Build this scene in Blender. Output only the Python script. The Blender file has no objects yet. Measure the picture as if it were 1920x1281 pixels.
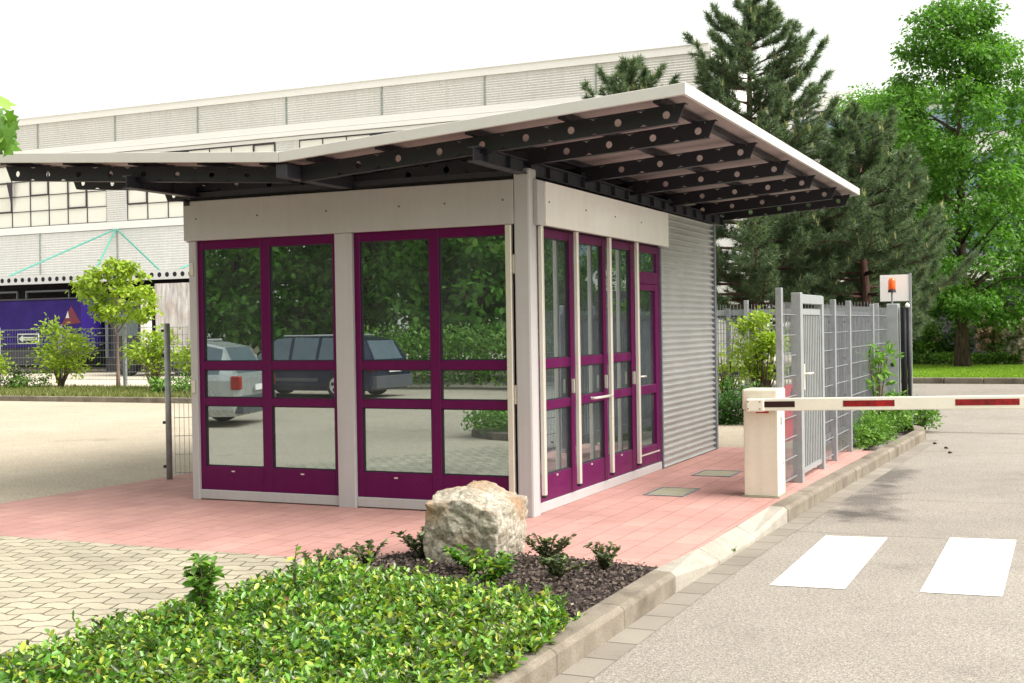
import bpy, bmesh, math, random
import numpy as np
from mathutils import Vector, noise, Matrix
R = math.radians
sc = bpy.context.scene
col = sc.collection

# ------------------------------------------------------------------ camera
F, YAW, PITCH, ROLL = 2326.8, 0.4239, 0.0116, -0.0157
cd = bpy.data.cameras.new("camera"); cam = bpy.data.objects.new("camera", cd); col.objects.link(cam)
cd.sensor_width = 36.0; cd.sensor_fit = 'HORIZONTAL'; cd.lens = 36.0 * F / 1920
cd.clip_start = 0.1; cd.clip_end = 2000
fw = Vector((-math.sin(YAW)*math.cos(PITCH), math.cos(YAW)*math.cos(PITCH), -math.sin(PITCH)))
r0 = Vector((math.cos(YAW), math.sin(YAW), 0)); u0 = r0.cross(fw)
rr = math.cos(ROLL)*r0 + math.sin(ROLL)*u0; uu = -math.sin(ROLL)*r0 + math.cos(ROLL)*u0
cam.matrix_world = Matrix(((rr.x, uu.x, -fw.x, 4.1543), (rr.y, uu.y, -fw.y, -9.5644), (rr.z, uu.z, -fw.z, 1.6), (0, 0, 0, 1)))
sc.camera = cam

# ------------------------------------------------------------------ sky, sun, exposure
SUN_EL, SUN_AZ = R(48), R(88)          # azimuth clockwise from +Y
w = bpy.data.worlds.new("World"); sc.world = w; w.use_nodes = True
nt = w.node_tree; nt.nodes.clear()
out = nt.nodes.new("ShaderNodeOutputWorld")
sky = nt.nodes.new("ShaderNodeTexSky"); sky.sky_type = 'NISHITA'; sky.sun_disc = False
sky.sun_elevation = SUN_EL; sky.sun_rotation = SUN_AZ; sky.dust_density = 6; sky.air_density = 1.0
bg1 = nt.nodes.new("ShaderNodeBackground"); bg1.inputs[1].default_value = 0.05
nt.links.new(sky.outputs[0], bg1.inputs[0])
# high thin cloud veil: warm white, slightly uneven
tc = nt.nodes.new("ShaderNodeTexCoord"); nz = nt.nodes.new("ShaderNodeTexNoise"); nz.inputs['Scale'].default_value = 1.6; nz.inputs['Detail'].default_value = 4
nt.links.new(tc.outputs['Generated'], nz.inputs['Vector'])
cr = nt.nodes.new("ShaderNodeValToRGB"); cr.color_ramp.elements[0].position = .3; cr.color_ramp.elements[1].position = .7
cr.color_ramp.elements[0].color = (.82, .785, .63, 1); cr.color_ramp.elements[1].color = (.88, .85, .69, 1)
nt.links.new(nz.outputs[0], cr.inputs[0])
bg2 = nt.nodes.new("ShaderNodeBackground"); bg2.inputs[1].default_value = 0.42
nt.links.new(cr.outputs[0], bg2.inputs[0])
ad = nt.nodes.new("ShaderNodeAddShader"); nt.links.new(bg1.outputs[0], ad.inputs[0]); nt.links.new(bg2.outputs[0], ad.inputs[1])
nt.links.new(ad.outputs[0], out.inputs[0])
sd = bpy.data.lights.new("sun", 'SUN'); sun = bpy.data.objects.new("sun", sd); col.objects.link(sun)
sd.energy = 2.1; sd.angle = R(48); sd.color = (1.0, .975, .95)
sdir = Vector((math.sin(SUN_AZ)*math.cos(SUN_EL), math.cos(SUN_AZ)*math.cos(SUN_EL), math.sin(SUN_EL)))
sun.rotation_euler = (-sdir).to_track_quat('-Z', 'Y').to_euler(); sun.location = (10, -10, 30)
sc.view_settings.view_transform = 'Standard'; sc.view_settings.look = 'None'
sc.view_settings.exposure = 1.42; sc.view_settings.gamma = 1.0
sc.cycles.max_bounces = 8; sc.cycles.transparent_max_bounces = 24

# ------------------------------------------------------------------ material helpers
class NB:
    def __init__(s, name):
        s.m = bpy.data.materials.new(name); s.m.use_nodes = True; s.t = s.m.node_tree; s.t.nodes.clear()
        s.o = s.n('ShaderNodeOutputMaterial')
    def n(s, typ, **kw):
        nd = s.t.nodes.new(typ)
        for k, v in kw.items(): setattr(nd, k, v)
        return nd
    def l(s, a, b): s.t.links.new(a, b)
    def pr(s, rough=.6, metal=0., spec=.5):
        p = s.n('ShaderNodeBsdfPrincipled'); p.inputs['Roughness'].default_value = rough; p.inputs['Metallic'].default_value = metal
        p.inputs['Specular IOR Level'].default_value = spec; s.l(p.outputs[0], s.o.inputs[0]); return p
    def noise(s, scale, detail=4, vec=None, rough=.55, w=None):
        n = s.n('ShaderNodeTexNoise'); n.inputs['Scale'].default_value = scale; n.inputs['Detail'].default_value = detail; n.inputs['Roughness'].default_value = rough
        s.l(vec if vec is not None else s.co(), n.inputs['Vector']); return n.outputs[0]
    def co(s):
        if not hasattr(s, '_c'): s._c = s.n('ShaderNodeTexCoord')
        return s._c.outputs['Object']
    def ramp(s, f, stops):
        c = s.n('ShaderNodeValToRGB'); e = c.color_ramp.elements
        while len(e) < len(stops): e.new(.5)
        for q, (p, cc) in zip(e, stops): q.position = p; q.color = (*cc, 1) if len(cc) == 3 else cc
        s.l(f, c.inputs[0]); return c.outputs[0]
    def mix(s, f, a, b, mode='MIX'):
        m = s.n('ShaderNodeMix', data_type='RGBA', blend_type=mode)
        for sock, v in ((m.inputs[0], f), (m.inputs[6], a), (m.inputs[7], b)):
            if isinstance(v, (int, float)): sock.default_value = v
            elif isinstance(v, tuple): sock.default_value = (*v, 1)
            else: s.l(v, sock)
        return m.outputs[2]
    def math(s, op, a, b=0.):
        m = s.n('ShaderNodeMath', operation=op)
        for sock, v in ((m.inputs[0], a), (m.inputs[1], b)):
            if isinstance(v, (int, float)): sock.default_value = v
            else: s.l(v, sock)
        return m.outputs[0]
    def bump(s, p, h, dist=.01, st=1.):
        b = s.n('ShaderNodeBump'); b.inputs['Distance'].default_value = dist; b.inputs['Strength'].default_value = st
        s.l(h, b.inputs['Height']); s.l(b.outputs[0], p.inputs['Normal'])

def painted(name, c, rough=.4, metal=0., var=.08, scale=6, bump=0., spec=.5, streak=0., wear=None):
    b = NB(name); p = b.pr(rough, metal, spec)
    f = b.noise(scale, 5); dk = tuple(x*(1-var*2) for x in c); lt = tuple(min(1, x*(1+var)) for x in c)
    f2 = b.noise(scale*9, 3)
    c1 = b.ramp(f, [(.3, dk), (.7, lt)]); c2 = b.mix(.25, c1, b.ramp(f2, [(.35, dk), (.65, lt)]))
    if streak:     # faint rain streaks and grime with their own shape
        mp = b.n('ShaderNodeMapping'); mp.inputs['Scale'].default_value = (14, 14, .55); b.l(b.co(), mp.inputs[0])
        k = 1-streak; c2 = b.mix(1., c2, b.ramp(b.noise(1., 5, vec=mp.outputs[0], rough=.6), [(.42, (1, 1, 1)), (.72, (k, k*.985, k*.95))]), 'MULTIPLY')
        c2 = b.mix(1., c2, b.ramp(b.noise(3.3, 7, rough=.75), [(.54, (1, 1, 1)), (.70, (1-streak*.7,)*3)]), 'MULTIPLY')
    if wear: c2 = b.mix(b.ramp(b.noise(60, 6, rough=.85), [(.56, (0, 0, 0)), (.66, (.55, .55, .55))]), c2, wear)
    b.l(c2, p.inputs['Base Color'])
    b.l(b.ramp(f, [(.3, (rough*1.2,)*3), (.7, (rough*.85,)*3)]), p.inputs['Roughness'])
    if bump: b.bump(p, f2, bump)
    return b.m

def leafmat(name, stops, rough=.45, trans=.35, spec=.4):
    b = NB(name); g = b.n('ShaderNodeNewGeometry')
    c = b.ramp(g.outputs['Random Per Island'], stops)
    n = b.noise(1.3, 2); c = b.mix(.35, c, b.mix(n, tuple(x*.55 for x in stops[0][1]), tuple(min(1,x*1.3) for x in stops[-1][1])))
    p = b.n('ShaderNodeBsdfPrincipled'); p.inputs['Roughness'].default_value = rough; p.inputs['Specular IOR Level'].default_value = spec
    t = b.n('ShaderNodeBsdfTranslucent'); b.l(c, p.inputs['Base Color']); b.l(b.mix(1., c, (.9, 1., .45), 'MULTIPLY'), t.inputs[0])
    m = b.n('ShaderNodeMixShader'); m.inputs[0].default_value = trans
    b.l(p.outputs[0], m.inputs[1]); b.l(t.outputs[0], m.inputs[2]); b.l(m.outputs[0], b.o.inputs[0]); return b.m

def m_asphalt(name, a, bb, patch=None):
    b = NB(name); p = b.pr(.85, 0, .3); co = b.co()
    big = b.noise(.35, 5); mid = b.noise(3, 5); fine = b.noise(95, 3, rough=.8)
    v = b.n('ShaderNodeTexVoronoi'); v.inputs['Scale'].default_value = 75; b.l(co, v.inputs['Vector'])
    c = b.ramp(big, [(.3, a), (.7, bb)])
    c = b.mix(.4, c, b.ramp(mid, [(.3, a), (.7, bb)]))
    c = b.mix(.75, c, b.ramp(fine, [(.36, (.35,)*3), (.62, (1.5,)*3)]), 'MULTIPLY')
    c = b.mix(.8, c, b.ramp(b.noise(38, 4, rough=.85), [(.36, (.62,)*3), (.64, (1.3,)*3)]), 'MULTIPLY')
    c = b.mix(.35, c, b.ramp(v.outputs['Distance'], [(.0, (1.5, 1.45, 1.35)), (.6, (.75,)*3)]), 'MULTIPLY')
    # darker oil / damp stains
    st = b.noise(.9, 6, rough=.65); c = b.mix(1., c, b.ramp(st, [(.60, (1, 1, 1)), (.74, (.7, .69, .68))]), 'MULTIPLY')
    if patch:
        c = patch(b, c)
    b.l(c, p.inputs['Base Color']); b.bump(p, fine, .004); return b.m

def road_patch(b, c):
    # noise-edged darker patches in the gutter and thin transverse joint lines / cracks
    sp = b.n('ShaderNodeSeparateXYZ'); b.l(b.co(), sp.inputs[0])
    for (x, y, rx, ry) in ((2.35, 2.6, .35, 1.5), (2.45, 1.7, .5, .5), (2.3, 4.6, .3, 1.2)):
        dx = b.math('DIVIDE', b.math('SUBTRACT', sp.outputs[0], x), rx); dy = b.math('DIVIDE', b.math('SUBTRACT', sp.outputs[1], y), ry)
        d = b.math('SQRT', b.math('ADD', b.math('MULTIPLY', dx, dx), b.math('MULTIPLY', dy, dy)))
        d = b.math('ADD', d, b.math('MULTIPLY', b.math('SUBTRACT', b.noise(3.2, 6), .5), 1.8))
        c = b.mix(1., c, b.ramp(d, [(.35, (.50, .49, .50)), (.95, (1, 1, 1))]), 'MULTIPLY')
    wv = b.math('MULTIPLY', b.math('SUBTRACT', b.noise(1.5, 4), .5), .12)
    for y0 in (.62, 2.75, 7.4):
        d = b.math('ABSOLUTE', b.math('ADD', b.math('SUBTRACT', sp.outputs[1], y0), wv))
        c = b.mix(1., c, b.ramp(d, [(.004, (.6, .59, .57)), (.014, (1, 1, 1))]), 'MULTIPLY')
    return c

def m_pavers(name, cols, joint, bw, bh, warp=0., mort=.012, rot=0., warpk=2.5, offset=.5, var=.5):
    b = NB(name); p = b.pr(.8, 0, .3)
    mp = b.n('ShaderNodeMapping'); mp.inputs['Rotation'].default_value = (0, 0, rot); b.l(b.co(), mp.inputs[0]); v = mp.outputs[0]
    if warp:
        s = b.n('ShaderNodeSeparateXYZ'); b.l(v, s.inputs[0])
        tri = b.math('PINGPONG', b.math('ADD', s.outputs[0], 50.), bw/2)
        tri = b.math('MULTIPLY', b.ramp(b.math('DIVIDE', tri, bw/2), [(.25, (0, 0, 0)), (.75, (1, 1, 1))]), warp)
        tri2 = b.math('MULTIPLY', b.math('PINGPONG', b.math('ADD', s.outputs[1], 50.), bh/2), .5)
        cb = b.n('ShaderNodeCombineXYZ'); b.l(s.outputs[0], cb.inputs[0]); b.l(b.math('ADD', s.outputs[1], tri), cb.inputs[1]); v = cb.outputs[0]
    br = b.n('ShaderNodeTexBrick'); br.offset = offset; br.inputs['Scale'].default_value = 1; br.inputs['Brick Width'].default_value = bw; br.inputs['Row Height'].default_value = bh
    br.inputs['Mortar Size'].default_value = mort; br.inputs['Mortar Smooth'].default_value = .3; br.inputs['Bias'].default_value = 0
    br.inputs['Color1'].default_value = (*cols[0], 1); br.inputs['Color2'].default_value = (*cols[1], 1); br.inputs['Mortar'].default_value = (*joint, 1)
    b.l(v, br.inputs['Vector'])
    c = br.outputs['Color']
    c = b.mix(.6, c, b.ramp(b.noise(.8, 6, rough=.6), [(.3, (.66, .63, .63)), (.7, (1.28, 1.27, 1.24))]), 'MULTIPLY')
    fine = b.noise(120, 3, rough=.8)
    c = b.mix(var, c, b.ramp(fine, [(.35, (.65,)*3), (.65, (1.3,)*3)]), 'MULTIPLY')
    st = b.noise(2.3, 7, rough=.7); c = b.mix(1., c, b.ramp(st, [(.58, (1, 1, 1)), (.72, (.78, .76, .74))]), 'MULTIPLY')
    b.l(c, p.inputs['Base Color'])
    h = b.math('SUBTRACT', b.math('MULTIPLY', fine, .15), br.outputs['Fac']); b.bump(p, h, .006); return b.m

def m_glass(name, refl=.42, tint=(.30, .36, .34), spots=False):
    b = NB(name); g = b.n('ShaderNodeBsdfGlossy'); g.inputs['Roughness'].default_value = 0.0; g.inputs[0].default_value = (.80, .92, .98, 1)
    t = b.n('ShaderNodeBsdfTransparent'); t.inputs[0].default_value = (*tint, 1)
    # very slight waviness of real panes
    bp = b.n('ShaderNodeBump'); bp.inputs['Distance'].default_value = .0006; bp.inputs['Strength'].default_value = .5
    b.l(b.noise(1.2, 1), bp.inputs['Height']); b.l(bp.outputs[0], g.inputs['Normal'])
    lw = b.n('ShaderNodeLayerWeight'); lw.inputs[0].default_value = .18
    f = b.math('ADD', b.math('MULTIPLY', lw.outputs['Fresnel'], 1.0), refl-.1); f = b.math('MINIMUM', f, .95)
    m = b.n('ShaderNodeMixShader'); b.l(f, m.inputs[0]); b.l(t.outputs[0], m.inputs[1]); b.l(g.outputs[0], m.inputs[2])
    df = b.n('ShaderNodeBsdfDiffuse'); df.inputs[0].default_value = (.40, .45, .45, 1); m2 = b.n('ShaderNodeMixShader')
    b.l(b.ramp(b.noise(2.2, 6, rough=.7), [(.35, (.03,)*3), (.75, (.11,)*3)]), m2.inputs[0]); b.l(m.outputs[0], m2.inputs[1]); b.l(df.outputs[0], m2.inputs[2]); b.l(m2.outputs[0], b.o.inputs[0]); return b.m

def m_corr(name, base, metal=.6, rough=.35):
    b = NB(name); p = b.pr(rough, metal)
    c = b.ramp(b.noise(2.5, 5), [(.3, tuple(x*.82 for x in base)), (.7, base)])
    b.l(c, p.inputs['Base Color']); b.bump(p, b.noise(30, 2), .001); return b.m

def m_stone(name, a, bb, cc):
    b = NB(name); p = b.pr(.9, 0, .2)
    n1 = b.noise(7, 8, rough=.8); n2 = b.noise(45, 6, rough=.85); n3 = b.noise(2.2, 3)
    c = b.ramp(n1, [(.32, a), (.5, bb), (.68, cc)])
    c = b.mix(.8, c, b.ramp(n2, [(.35, (.45, .42, .38)), (.5, (.95, .94, .9)), (.64, (1.5, 1.48, 1.4))]), 'MULTIPLY')
    c = b.mix(b.ramp(n3, [(.52, (0, 0, 0)), (.66, (.75, .75, .75))]), c, (.42, .25, .13))
    b.l(c, p.inputs['Base Color']); b.bump(p, n2, .02, .9); return b.m

def m_concrete(name, a, bb, stain=.6):
    b = NB(name); p = b.pr(.9, 0, .2)
    n = b.noise(3, 7, rough=.65); f = b.noise(90, 3, rough=.8)
    c = b.ramp(n, [(.3, a), (.7, bb)]); c = b.mix(.5, c, b.ramp(f, [(.35, (.6,)*3), (.65, (1.3,)*3)]), 'MULTIPLY')
    st = b.noise(1.4, 6, rough=.7); c = b.mix(1., c, b.ramp(st, [(.5, (1, 1, 1)), (.7, (stain, stain*.96, stain*.9))]), 'MULTIPLY')
    b.l(c, p.inputs['Base Color']); b.bump(p, f, .003); return b.m

def m_tarp():
    b = NB('grey tarpaulin'); p = b.pr(.5)
    mp = b.n('ShaderNodeMapping'); mp.inputs['Rotation'].default_value = (0, .5, 0); mp.inputs['Scale'].default_value = (2.2, 1, .35); b.l(b.co(), mp.inputs[0])
    f = b.noise(3, 4, vec=mp.outputs[0]); g = b.noise(2, 5)
    c = b.ramp(f, [(.3, (.36, .34, .35)), (.5, (.52, .50, .50)), (.7, (.66, .64, .63))])
    c = b.mix(b.ramp(g, [(.5, (0, 0, 0)), (.7, (.5, .5, .5))]), c, (.45, .30, .27)); b.l(c, p.inputs['Base Color']); b.bump(p, f, .08); return b.m

def m_bark(name, a, bb):
    b = NB(name); p = b.pr(.95, 0, .1)
    mp = b.n('ShaderNodeMapping'); mp.inputs['Scale'].default_value = (1, 1, .2); b.l(b.co(), mp.inputs[0])
    f = b.noise(14, 6, vec=mp.outputs[0], rough=.7); b.l(b.ramp(f, [(.35, a), (.65, bb)]), p.inputs['Base Color']); b.bump(p, f, .03); return b.m

M = {}
M['asphalt'] = m_asphalt('car park asphalt', (.36, .31, .235), (.46, .405, .315))
M['road'] = m_asphalt('road asphalt', (.235, .215, .185), (.32, .295, .26), road_patch)
M['farroad'] = m_concrete('pale road concrete', (.44, .40, .32), (.54, .49, .40), .9)
M['redpave'] = m_pavers('red paving', ((.41, .225, .20), (.45, .255, .225)), (.27, .16, .14), .42, .21, mort=.004, rot=R(90), var=.35)
M['greypave'] = m_pavers('interlocking grey pavers', ((.31, .285, .215), (.39, .36, .275)), (.12, .105, .07), .225, .145, warp=.045, mort=.008, rot=R(-18))
M['gutter'] = m_pavers('gutter stones', ((.21, .19, .16), (.26, .24, .205)), (.10, .09, .07), .33, 4., mort=.007, offset=0, rot=R(90))
M['kerb_new'] = m_concrete('pale kerb concrete', (.29, .27, .23), (.38, .355, .31), .8)
M['kerb_old'] = m_concrete('weathered kerb stone', (.15, .128, .10), (.26, .23, .185), .5)
M['white_road'] = painted('road marking paint', (.80, .79, .74), .6, var=.05, scale=3, bump=.002, wear=(.30, .28, .25))
M['mulch'] = m_concrete('dark bark mulch', (.018, .013, .014), (.06, .045, .042), .5)
M['chip'] = leafmat('bark chips', [(0, (.018, .012, .012)), (.6, (.05, .035, .033)), (.93, (.11, .08, .07)), (1, (.32, .27, .22))], .9, 0., .1)
M['soil'] = m_concrete('grass soil', (.06, .055, .03), (.13, .11, .06))
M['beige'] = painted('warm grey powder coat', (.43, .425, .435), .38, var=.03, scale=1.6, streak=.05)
M['beige_lit'] = painted('glossy panel paint lightened for sky glare', (.86, .85, .82), .12, var=.03, scale=2, streak=.03)  # sky reflection on the side fascia painted in as a lighter base colour
M['purple'] = painted('plum window paint', (.100, .0012, .062), .32, var=.04, scale=2.5, spec=.22, streak=.10)
M['black'] = painted('black rubber', (.012, .012, .016), .6)
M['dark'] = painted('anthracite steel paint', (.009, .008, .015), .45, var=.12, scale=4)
M['steel_dk'] = painted('grey blue beam paint', (.030, .030, .042), .5, var=.1)
M['rooftrim'] = painted('cream roof trim', (.58, .57, .55), .35, var=.03, scale=2)
M['deck'] = painted('pinkish roof deck sheet', (.33, .275, .27), .55, var=.1, scale=1.2)
M['screw'] = painted('screw head metal', (.12, .11, .11), .4, .5)
M['alu'] = painted('aluminium rail', (.66, .63, .56), .32, .35, var=.04)
M['galv'] = painted('galvanised steel', (.36, .38, .40), .45, .45, var=.14, scale=9)
M['galv_dk'] = painted('dull galvanised steel', (.20, .22, .25), .5, .4, var=.12, scale=9)
M['gateframe'] = painted('pale grey gate paint', (.33, .355, .36), .45, .2, var=.09, scale=7)
M['glass'] = m_glass('coated window glass', .56)
M['glass_b'] = m_glass('door glass', .52, (.35, .42, .38))
M['corr'] = m_corr('corrugated aluminium', (.60, .60, .59), .68, .34)
M['box'] = painted('cream barrier enamel', (.72, .67, .56), .38, var=.04, scale=3, streak=.08)
M['armw'] = painted('white barrier arm enamel', (.80, .77, .66), .3, var=.03)
M['red'] = painted('red reflective foil', (.33, .008, .012), .3, var=.42, scale=16)
M['blackred'] = painted('very dark red foil', (.03, .006, .008), .3)
M['redpanel'] = painted('crimson panel enamel', (.42, .025, .045), .4, var=.08)
M['redemblem'] = painted('deep crimson emblem', (.13, .008, .03), .5)
M['orange'] = painted('orange beacon plastic', (.85, .11, .01), .18, var=.05)
M['rock'] = m_stone('lichen boulder stone', (.22, .18, .135), (.42, .385, .32), (.62, .60, .54))
M['manhole'] = m_concrete('greenish manhole concrete', (.25, .24, .17), (.33, .32, .24), .8)
M['hall'] = painted('pale hall cladding', (.66, .655, .64), .5, var=.04, scale=.3, streak=.10)
M['hall_trim'] = painted('hall trim white', (.80, .79, .77), .45, var=.02, scale=.5)
M['seam'] = painted('green grey seam strip', (.26, .30, .27), .5)
M['hallglass'] = painted('bright translucent glazing', (.78, .77, .70), .12, var=.02, scale=.4)
M['mull'] = painted('dark glazing bar', (.035, .03, .04), .5)
M['cable'] = painted('turquoise tie rod', (.09, .34, .28), .4)
M['dockdark'] = painted('dark loading bay', (.022, .02, .03), .8)
M['trailer'] = painted('indigo trailer curtain', (.020, .008, .125), .6, var=.12, spec=.2, scale=1.2)
M['cab'] = painted('dark lorry underbody', (.025, .026, .04), .5)
M['white'] = painted('white lorry paint', (.80, .79, .75), .3)
M['tarp'] = m_tarp()
M['officedark'] = painted('slate plinth', (.06, .055, .08), .6)
M['officeglass'] = painted('blue office glass', (.22, .32, .40), .08, var=.15, scale=.3)
M['carsilver'] = painted('silver car paint', (.50, .52, .50), .25, .55)
M['cardark'] = painted('navy car paint', (.018, .022, .05), .2, .2)
M['cargrey'] = painted('grey bumper plastic', (.07, .075, .085), .5)
M['carglass'] = painted('car glass', (.10, .13, .15), .04)
M['tyre'] = painted('tyre rubber', (.02, .02, .02), .8)
M['rim'] = painted('alloy rim', (.6, .6, .6), .3, .6)
M['taillight'] = painted('red tail lamp', (.30, .012, .008), .2)
M['inner'] = painted('interior wall board', (.20, .20, .19), .7)
M['innerfloor'] = painted('interior floor', (.10, .10, .10), .7)
M['desk'] = painted('beech desk board', (.30, .22, .13), .5)
M['stickw'] = painted('white sign enamel', (.80, .80, .78), .35)
M['navy'] = painted('navy sign enamel', (.03, .03, .12), .35)
M['bark'] = m_bark('brown bark', (.055, .040, .030), (.15, .115, .085))
M['barkpine'] = m_bark('reddish pine bark', (.06, .038, .032), (.17, .10, .08))
M['barkgrey'] = m_bark('sapling bark', (.16, .11, .095), (.30, .22, .19))
M['leaf_tree'] = leafmat('linden leaves', [(0, (.045, .15, .02)), (.5, (.10, .28, .035)), (.85, (.14, .34, .05)), (1, (.22, .42, .07))], .5, .5)
M['leaf_dark'] = leafmat('woodland leaves', [(0, (.022, .07, .02)), (.6, (.05, .15, .03)), (1, (.11, .25, .045))], .5, .3)
M['needle'] = leafmat('pine needles', [(0, (.05, .095, .058)), (.6, (.11, .18, .098)), (1, (.20, .27, .14))], .55, .35)
M['candle'] = leafmat('pine shoots', [(0, (.20, .24, .07)), (.6, (.30, .33, .10)), (1, (.42, .36, .15))], .6, .2)
M['leaf_yellow'] = leafmat('young maple leaves', [(0, (.13, .25, .02)), (.5, (.30, .46, .04)), (1, (.48, .58, .07))], .5, .42)
M['leaf_cover'] = leafmat('ground cover leaves', [(0, (.014, .07, .018)), (.28, (.035, .20, .03)), (.52, (.10, .44, .04)), (.76, (.27, .64, .05)), (.985, (.62, .72, .07)), (1, (.26, .12, .05))], .24, .3, .7)
M['leaf_shade'] = leafmat('dull shrub leaves', [(0, (.03, .06, .03)), (.5, (.09, .18, .06)), (.88, (.20, .32, .09)), (1, (.13, .06, .06))], .4, .25, .5)
M['leaf_bush'] = leafmat('bush leaves', [(0, (.04, .13, .02)), (.5, (.10, .27, .035)), (1, (.26, .44, .07))], .45, .35)
M['petal'] = leafmat('pink petals', [(0, (.72, .28, .34)), (.5, (.80, .52, .52)), (1, (.85, .72, .66))], .5, .3)
M['petal_w'] = leafmat('pale petals', [(0, (.75, .50, .55)), (.5, (.85, .74, .74)), (1, (.9, .86, .82))], .5, .3)
M['lawn'] = leafmat('lawn blades', [(0, (.10, .24, .012)), (.6, (.22, .42, .02)), (1, (.36, .54, .04))], .6, .3)
M['drygrass'] = leafmat('verge blades', [(0, (.07, .12, .02)), (.6, (.16, .20, .05)), (1, (.30, .29, .10))], .7, .3)

# ------------------------------------------------------------------ object helpers
def tag(o, label=None, cat=None, group=None, kind=None):
    if label: o['label'] = label
    if cat: o['category'] = cat
    if group: o['group'] = group
    if kind: o['kind'] = kind
    return o
def empty(name, loc=(0, 0, 0), label=None, cat=None, group=None, rz=0):
    o = bpy.data.objects.new(name, None); col.objects.link(o); o.location = loc; o.rotation_euler = (0, 0, rz); o.empty_display_size = .2
    return tag(o, label, cat, group)

class MB:
    """collects geometry in world coordinates (or local ones for copied things)"""
    def __init__(s): s.v = []; s.f = []; s.mi = []; s.k = 0; s.parts = []
    def mat(s, k): s.k = k; return s
    def each(s, name, mats, parent=None, bevel=0., smooth=False):
        objs = []
        st = s.parts+[(len(s.v), len(s.f))]
        for (v0, f0), (v1, f1) in zip(st[:-1], st[1:]):
            q = MB(); q.v = s.v[v0:v1]; q.f = [tuple(i-v0 for i in f) for f in s.f[f0:f1]]; q.mi = s.mi[f0:f1]
            objs.append(q.build(name, mats, parent, bevel, smooth))
        return objs
    def add(s, vs, fs):
        s.parts.append((len(s.v), len(s.f)))
        n = len(s.v); s.v += [tuple(v) for v in vs]; s.f += [tuple(n+i for i in f) for f in fs]; s.mi += [s.k]*len(fs); return s
    def box(s, x0, x1, y0, y1, z0, z1):
        x0, x1 = min(x0, x1), max(x0, x1); y0, y1 = min(y0, y1), max(y0, y1); z0, z1 = min(z0, z1), max(z0, z1)
        return s.add([(x0,y0,z0),(x1,y0,z0),(x1,y1,z0),(x0,y1,z0),(x0,y0,z1),(x1,y0,z1),(x1,y1,z1),(x0,y1,z1)],
                     [(0,3,2,1),(4,5,6,7),(0,1,5,4),(1,2,6,5),(2,3,7,6),(3,0,4,7)])
    def bar(s, a, b, w, h=None, up=(0, 0, 1)):
        h = h or w; a = Vector(a); b = Vector(b); d = (b-a).normalized(); up = Vector(up)
        if abs(d.dot(up)) > .99: up = Vector((0, 1, 0))
        sx = d.cross(up).normalized()*w/2; sy = sx.cross(d).normalized()*h/2
        return s.add([a-sx-sy, a+sx-sy, a+sx+sy, a-sx+sy, b-sx-sy, b+sx-sy, b+sx+sy, b-sx+sy],
                     [(0,3,2,1),(4,5,6,7),(0,1,5,4),(1,2,6,5),(2,3,7,6),(3,0,4,7)])
    def tube(s, pts, rad, n=8, cap=True):
        pts = [Vector(p) for p in pts]; rad = rad if isinstance(rad, (list, tuple)) else [rad]*len(pts)
        rings = []; ref = Vector((.31, .77, .55))
        for i, p in enumerate(pts):
            d = (pts[min(i+1, len(pts)-1)]-pts[max(i-1, 0)]).normalized()
            if i == 0: sx = d.cross(ref).normalized()
            else: sx = (sx-d*sx.dot(d)).normalized()
            sy = d.cross(sx); rings.append([p+(sx*math.cos(t*2*math.pi/n)+sy*math.sin(t*2*math.pi/n))*rad[i] for t in range(n)])
        vs = [v for r_ in rings for v in r_]; fs = []
        for i in range(len(pts)-1):
            for t in range(n): fs.append((i*n+t, i*n+(t+1) % n, (i+1)*n+(t+1) % n, (i+1)*n+t))
        if cap: fs.append(tuple(range(n-1, -1, -1))); fs.append(tuple((len(pts)-1)*n+t for t in range(n)))
        return s.add(vs, fs)
    def disc(s, c, nrm, r, n=12, th=.004):
        nrm = Vector(nrm).normalized(); c = Vector(c); return s.tube([c, c+nrm*th], r, n)
    def prism(s, poly, z0, z1):
        n = len(poly); vs = [(x, y, z0) for x, y in poly]+[(x, y, z1) for x, y in poly]
        fs = [tuple(range(n-1, -1, -1)), tuple(range(n, 2*n))]+[(i, (i+1) % n, n+(i+1) % n, n+i) for i in range(n)]
        return s.add(vs, fs)
    def build(s, name, mats, parent=None, bevel=0., smooth=False, seg=1):
        me = bpy.data.meshes.new(name); me.from_pydata(s.v, [], s.f); me.update()
        for m in (mats if isinstance(mats, (list, tuple)) else [mats]): me.materials.append(M[m])
        me.polygons.foreach_set('material_index', s.mi)
        if smooth: me.polygons.foreach_set('use_smooth', [True]*len(me.polygons))
        o = bpy.data.objects.new(name, me); col.objects.link(o)
        if parent:
            o.parent = parent
            L = parent
            T = Matrix.Identity(4)
            while L is not None:
                T = Matrix.LocRotScale(L.location, L.rotation_euler, L.scale) @ T if L.type == 'EMPTY' else T; L = L.parent
            if not getattr(s, 'local', False): o.matrix_parent_inverse = T.inverted() if parent.type == 'EMPTY' else Matrix.Identity(4)
            if parent.type != 'EMPTY' : o.matrix_parent_inverse = Matrix.Identity(4)
        if bevel:
            b = o.modifiers.new('bevel', 'BEVEL'); b.width = bevel; b.segments = seg; b.limit_method = 'ANGLE'; b.angle_limit = R(50)
        return o

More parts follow.
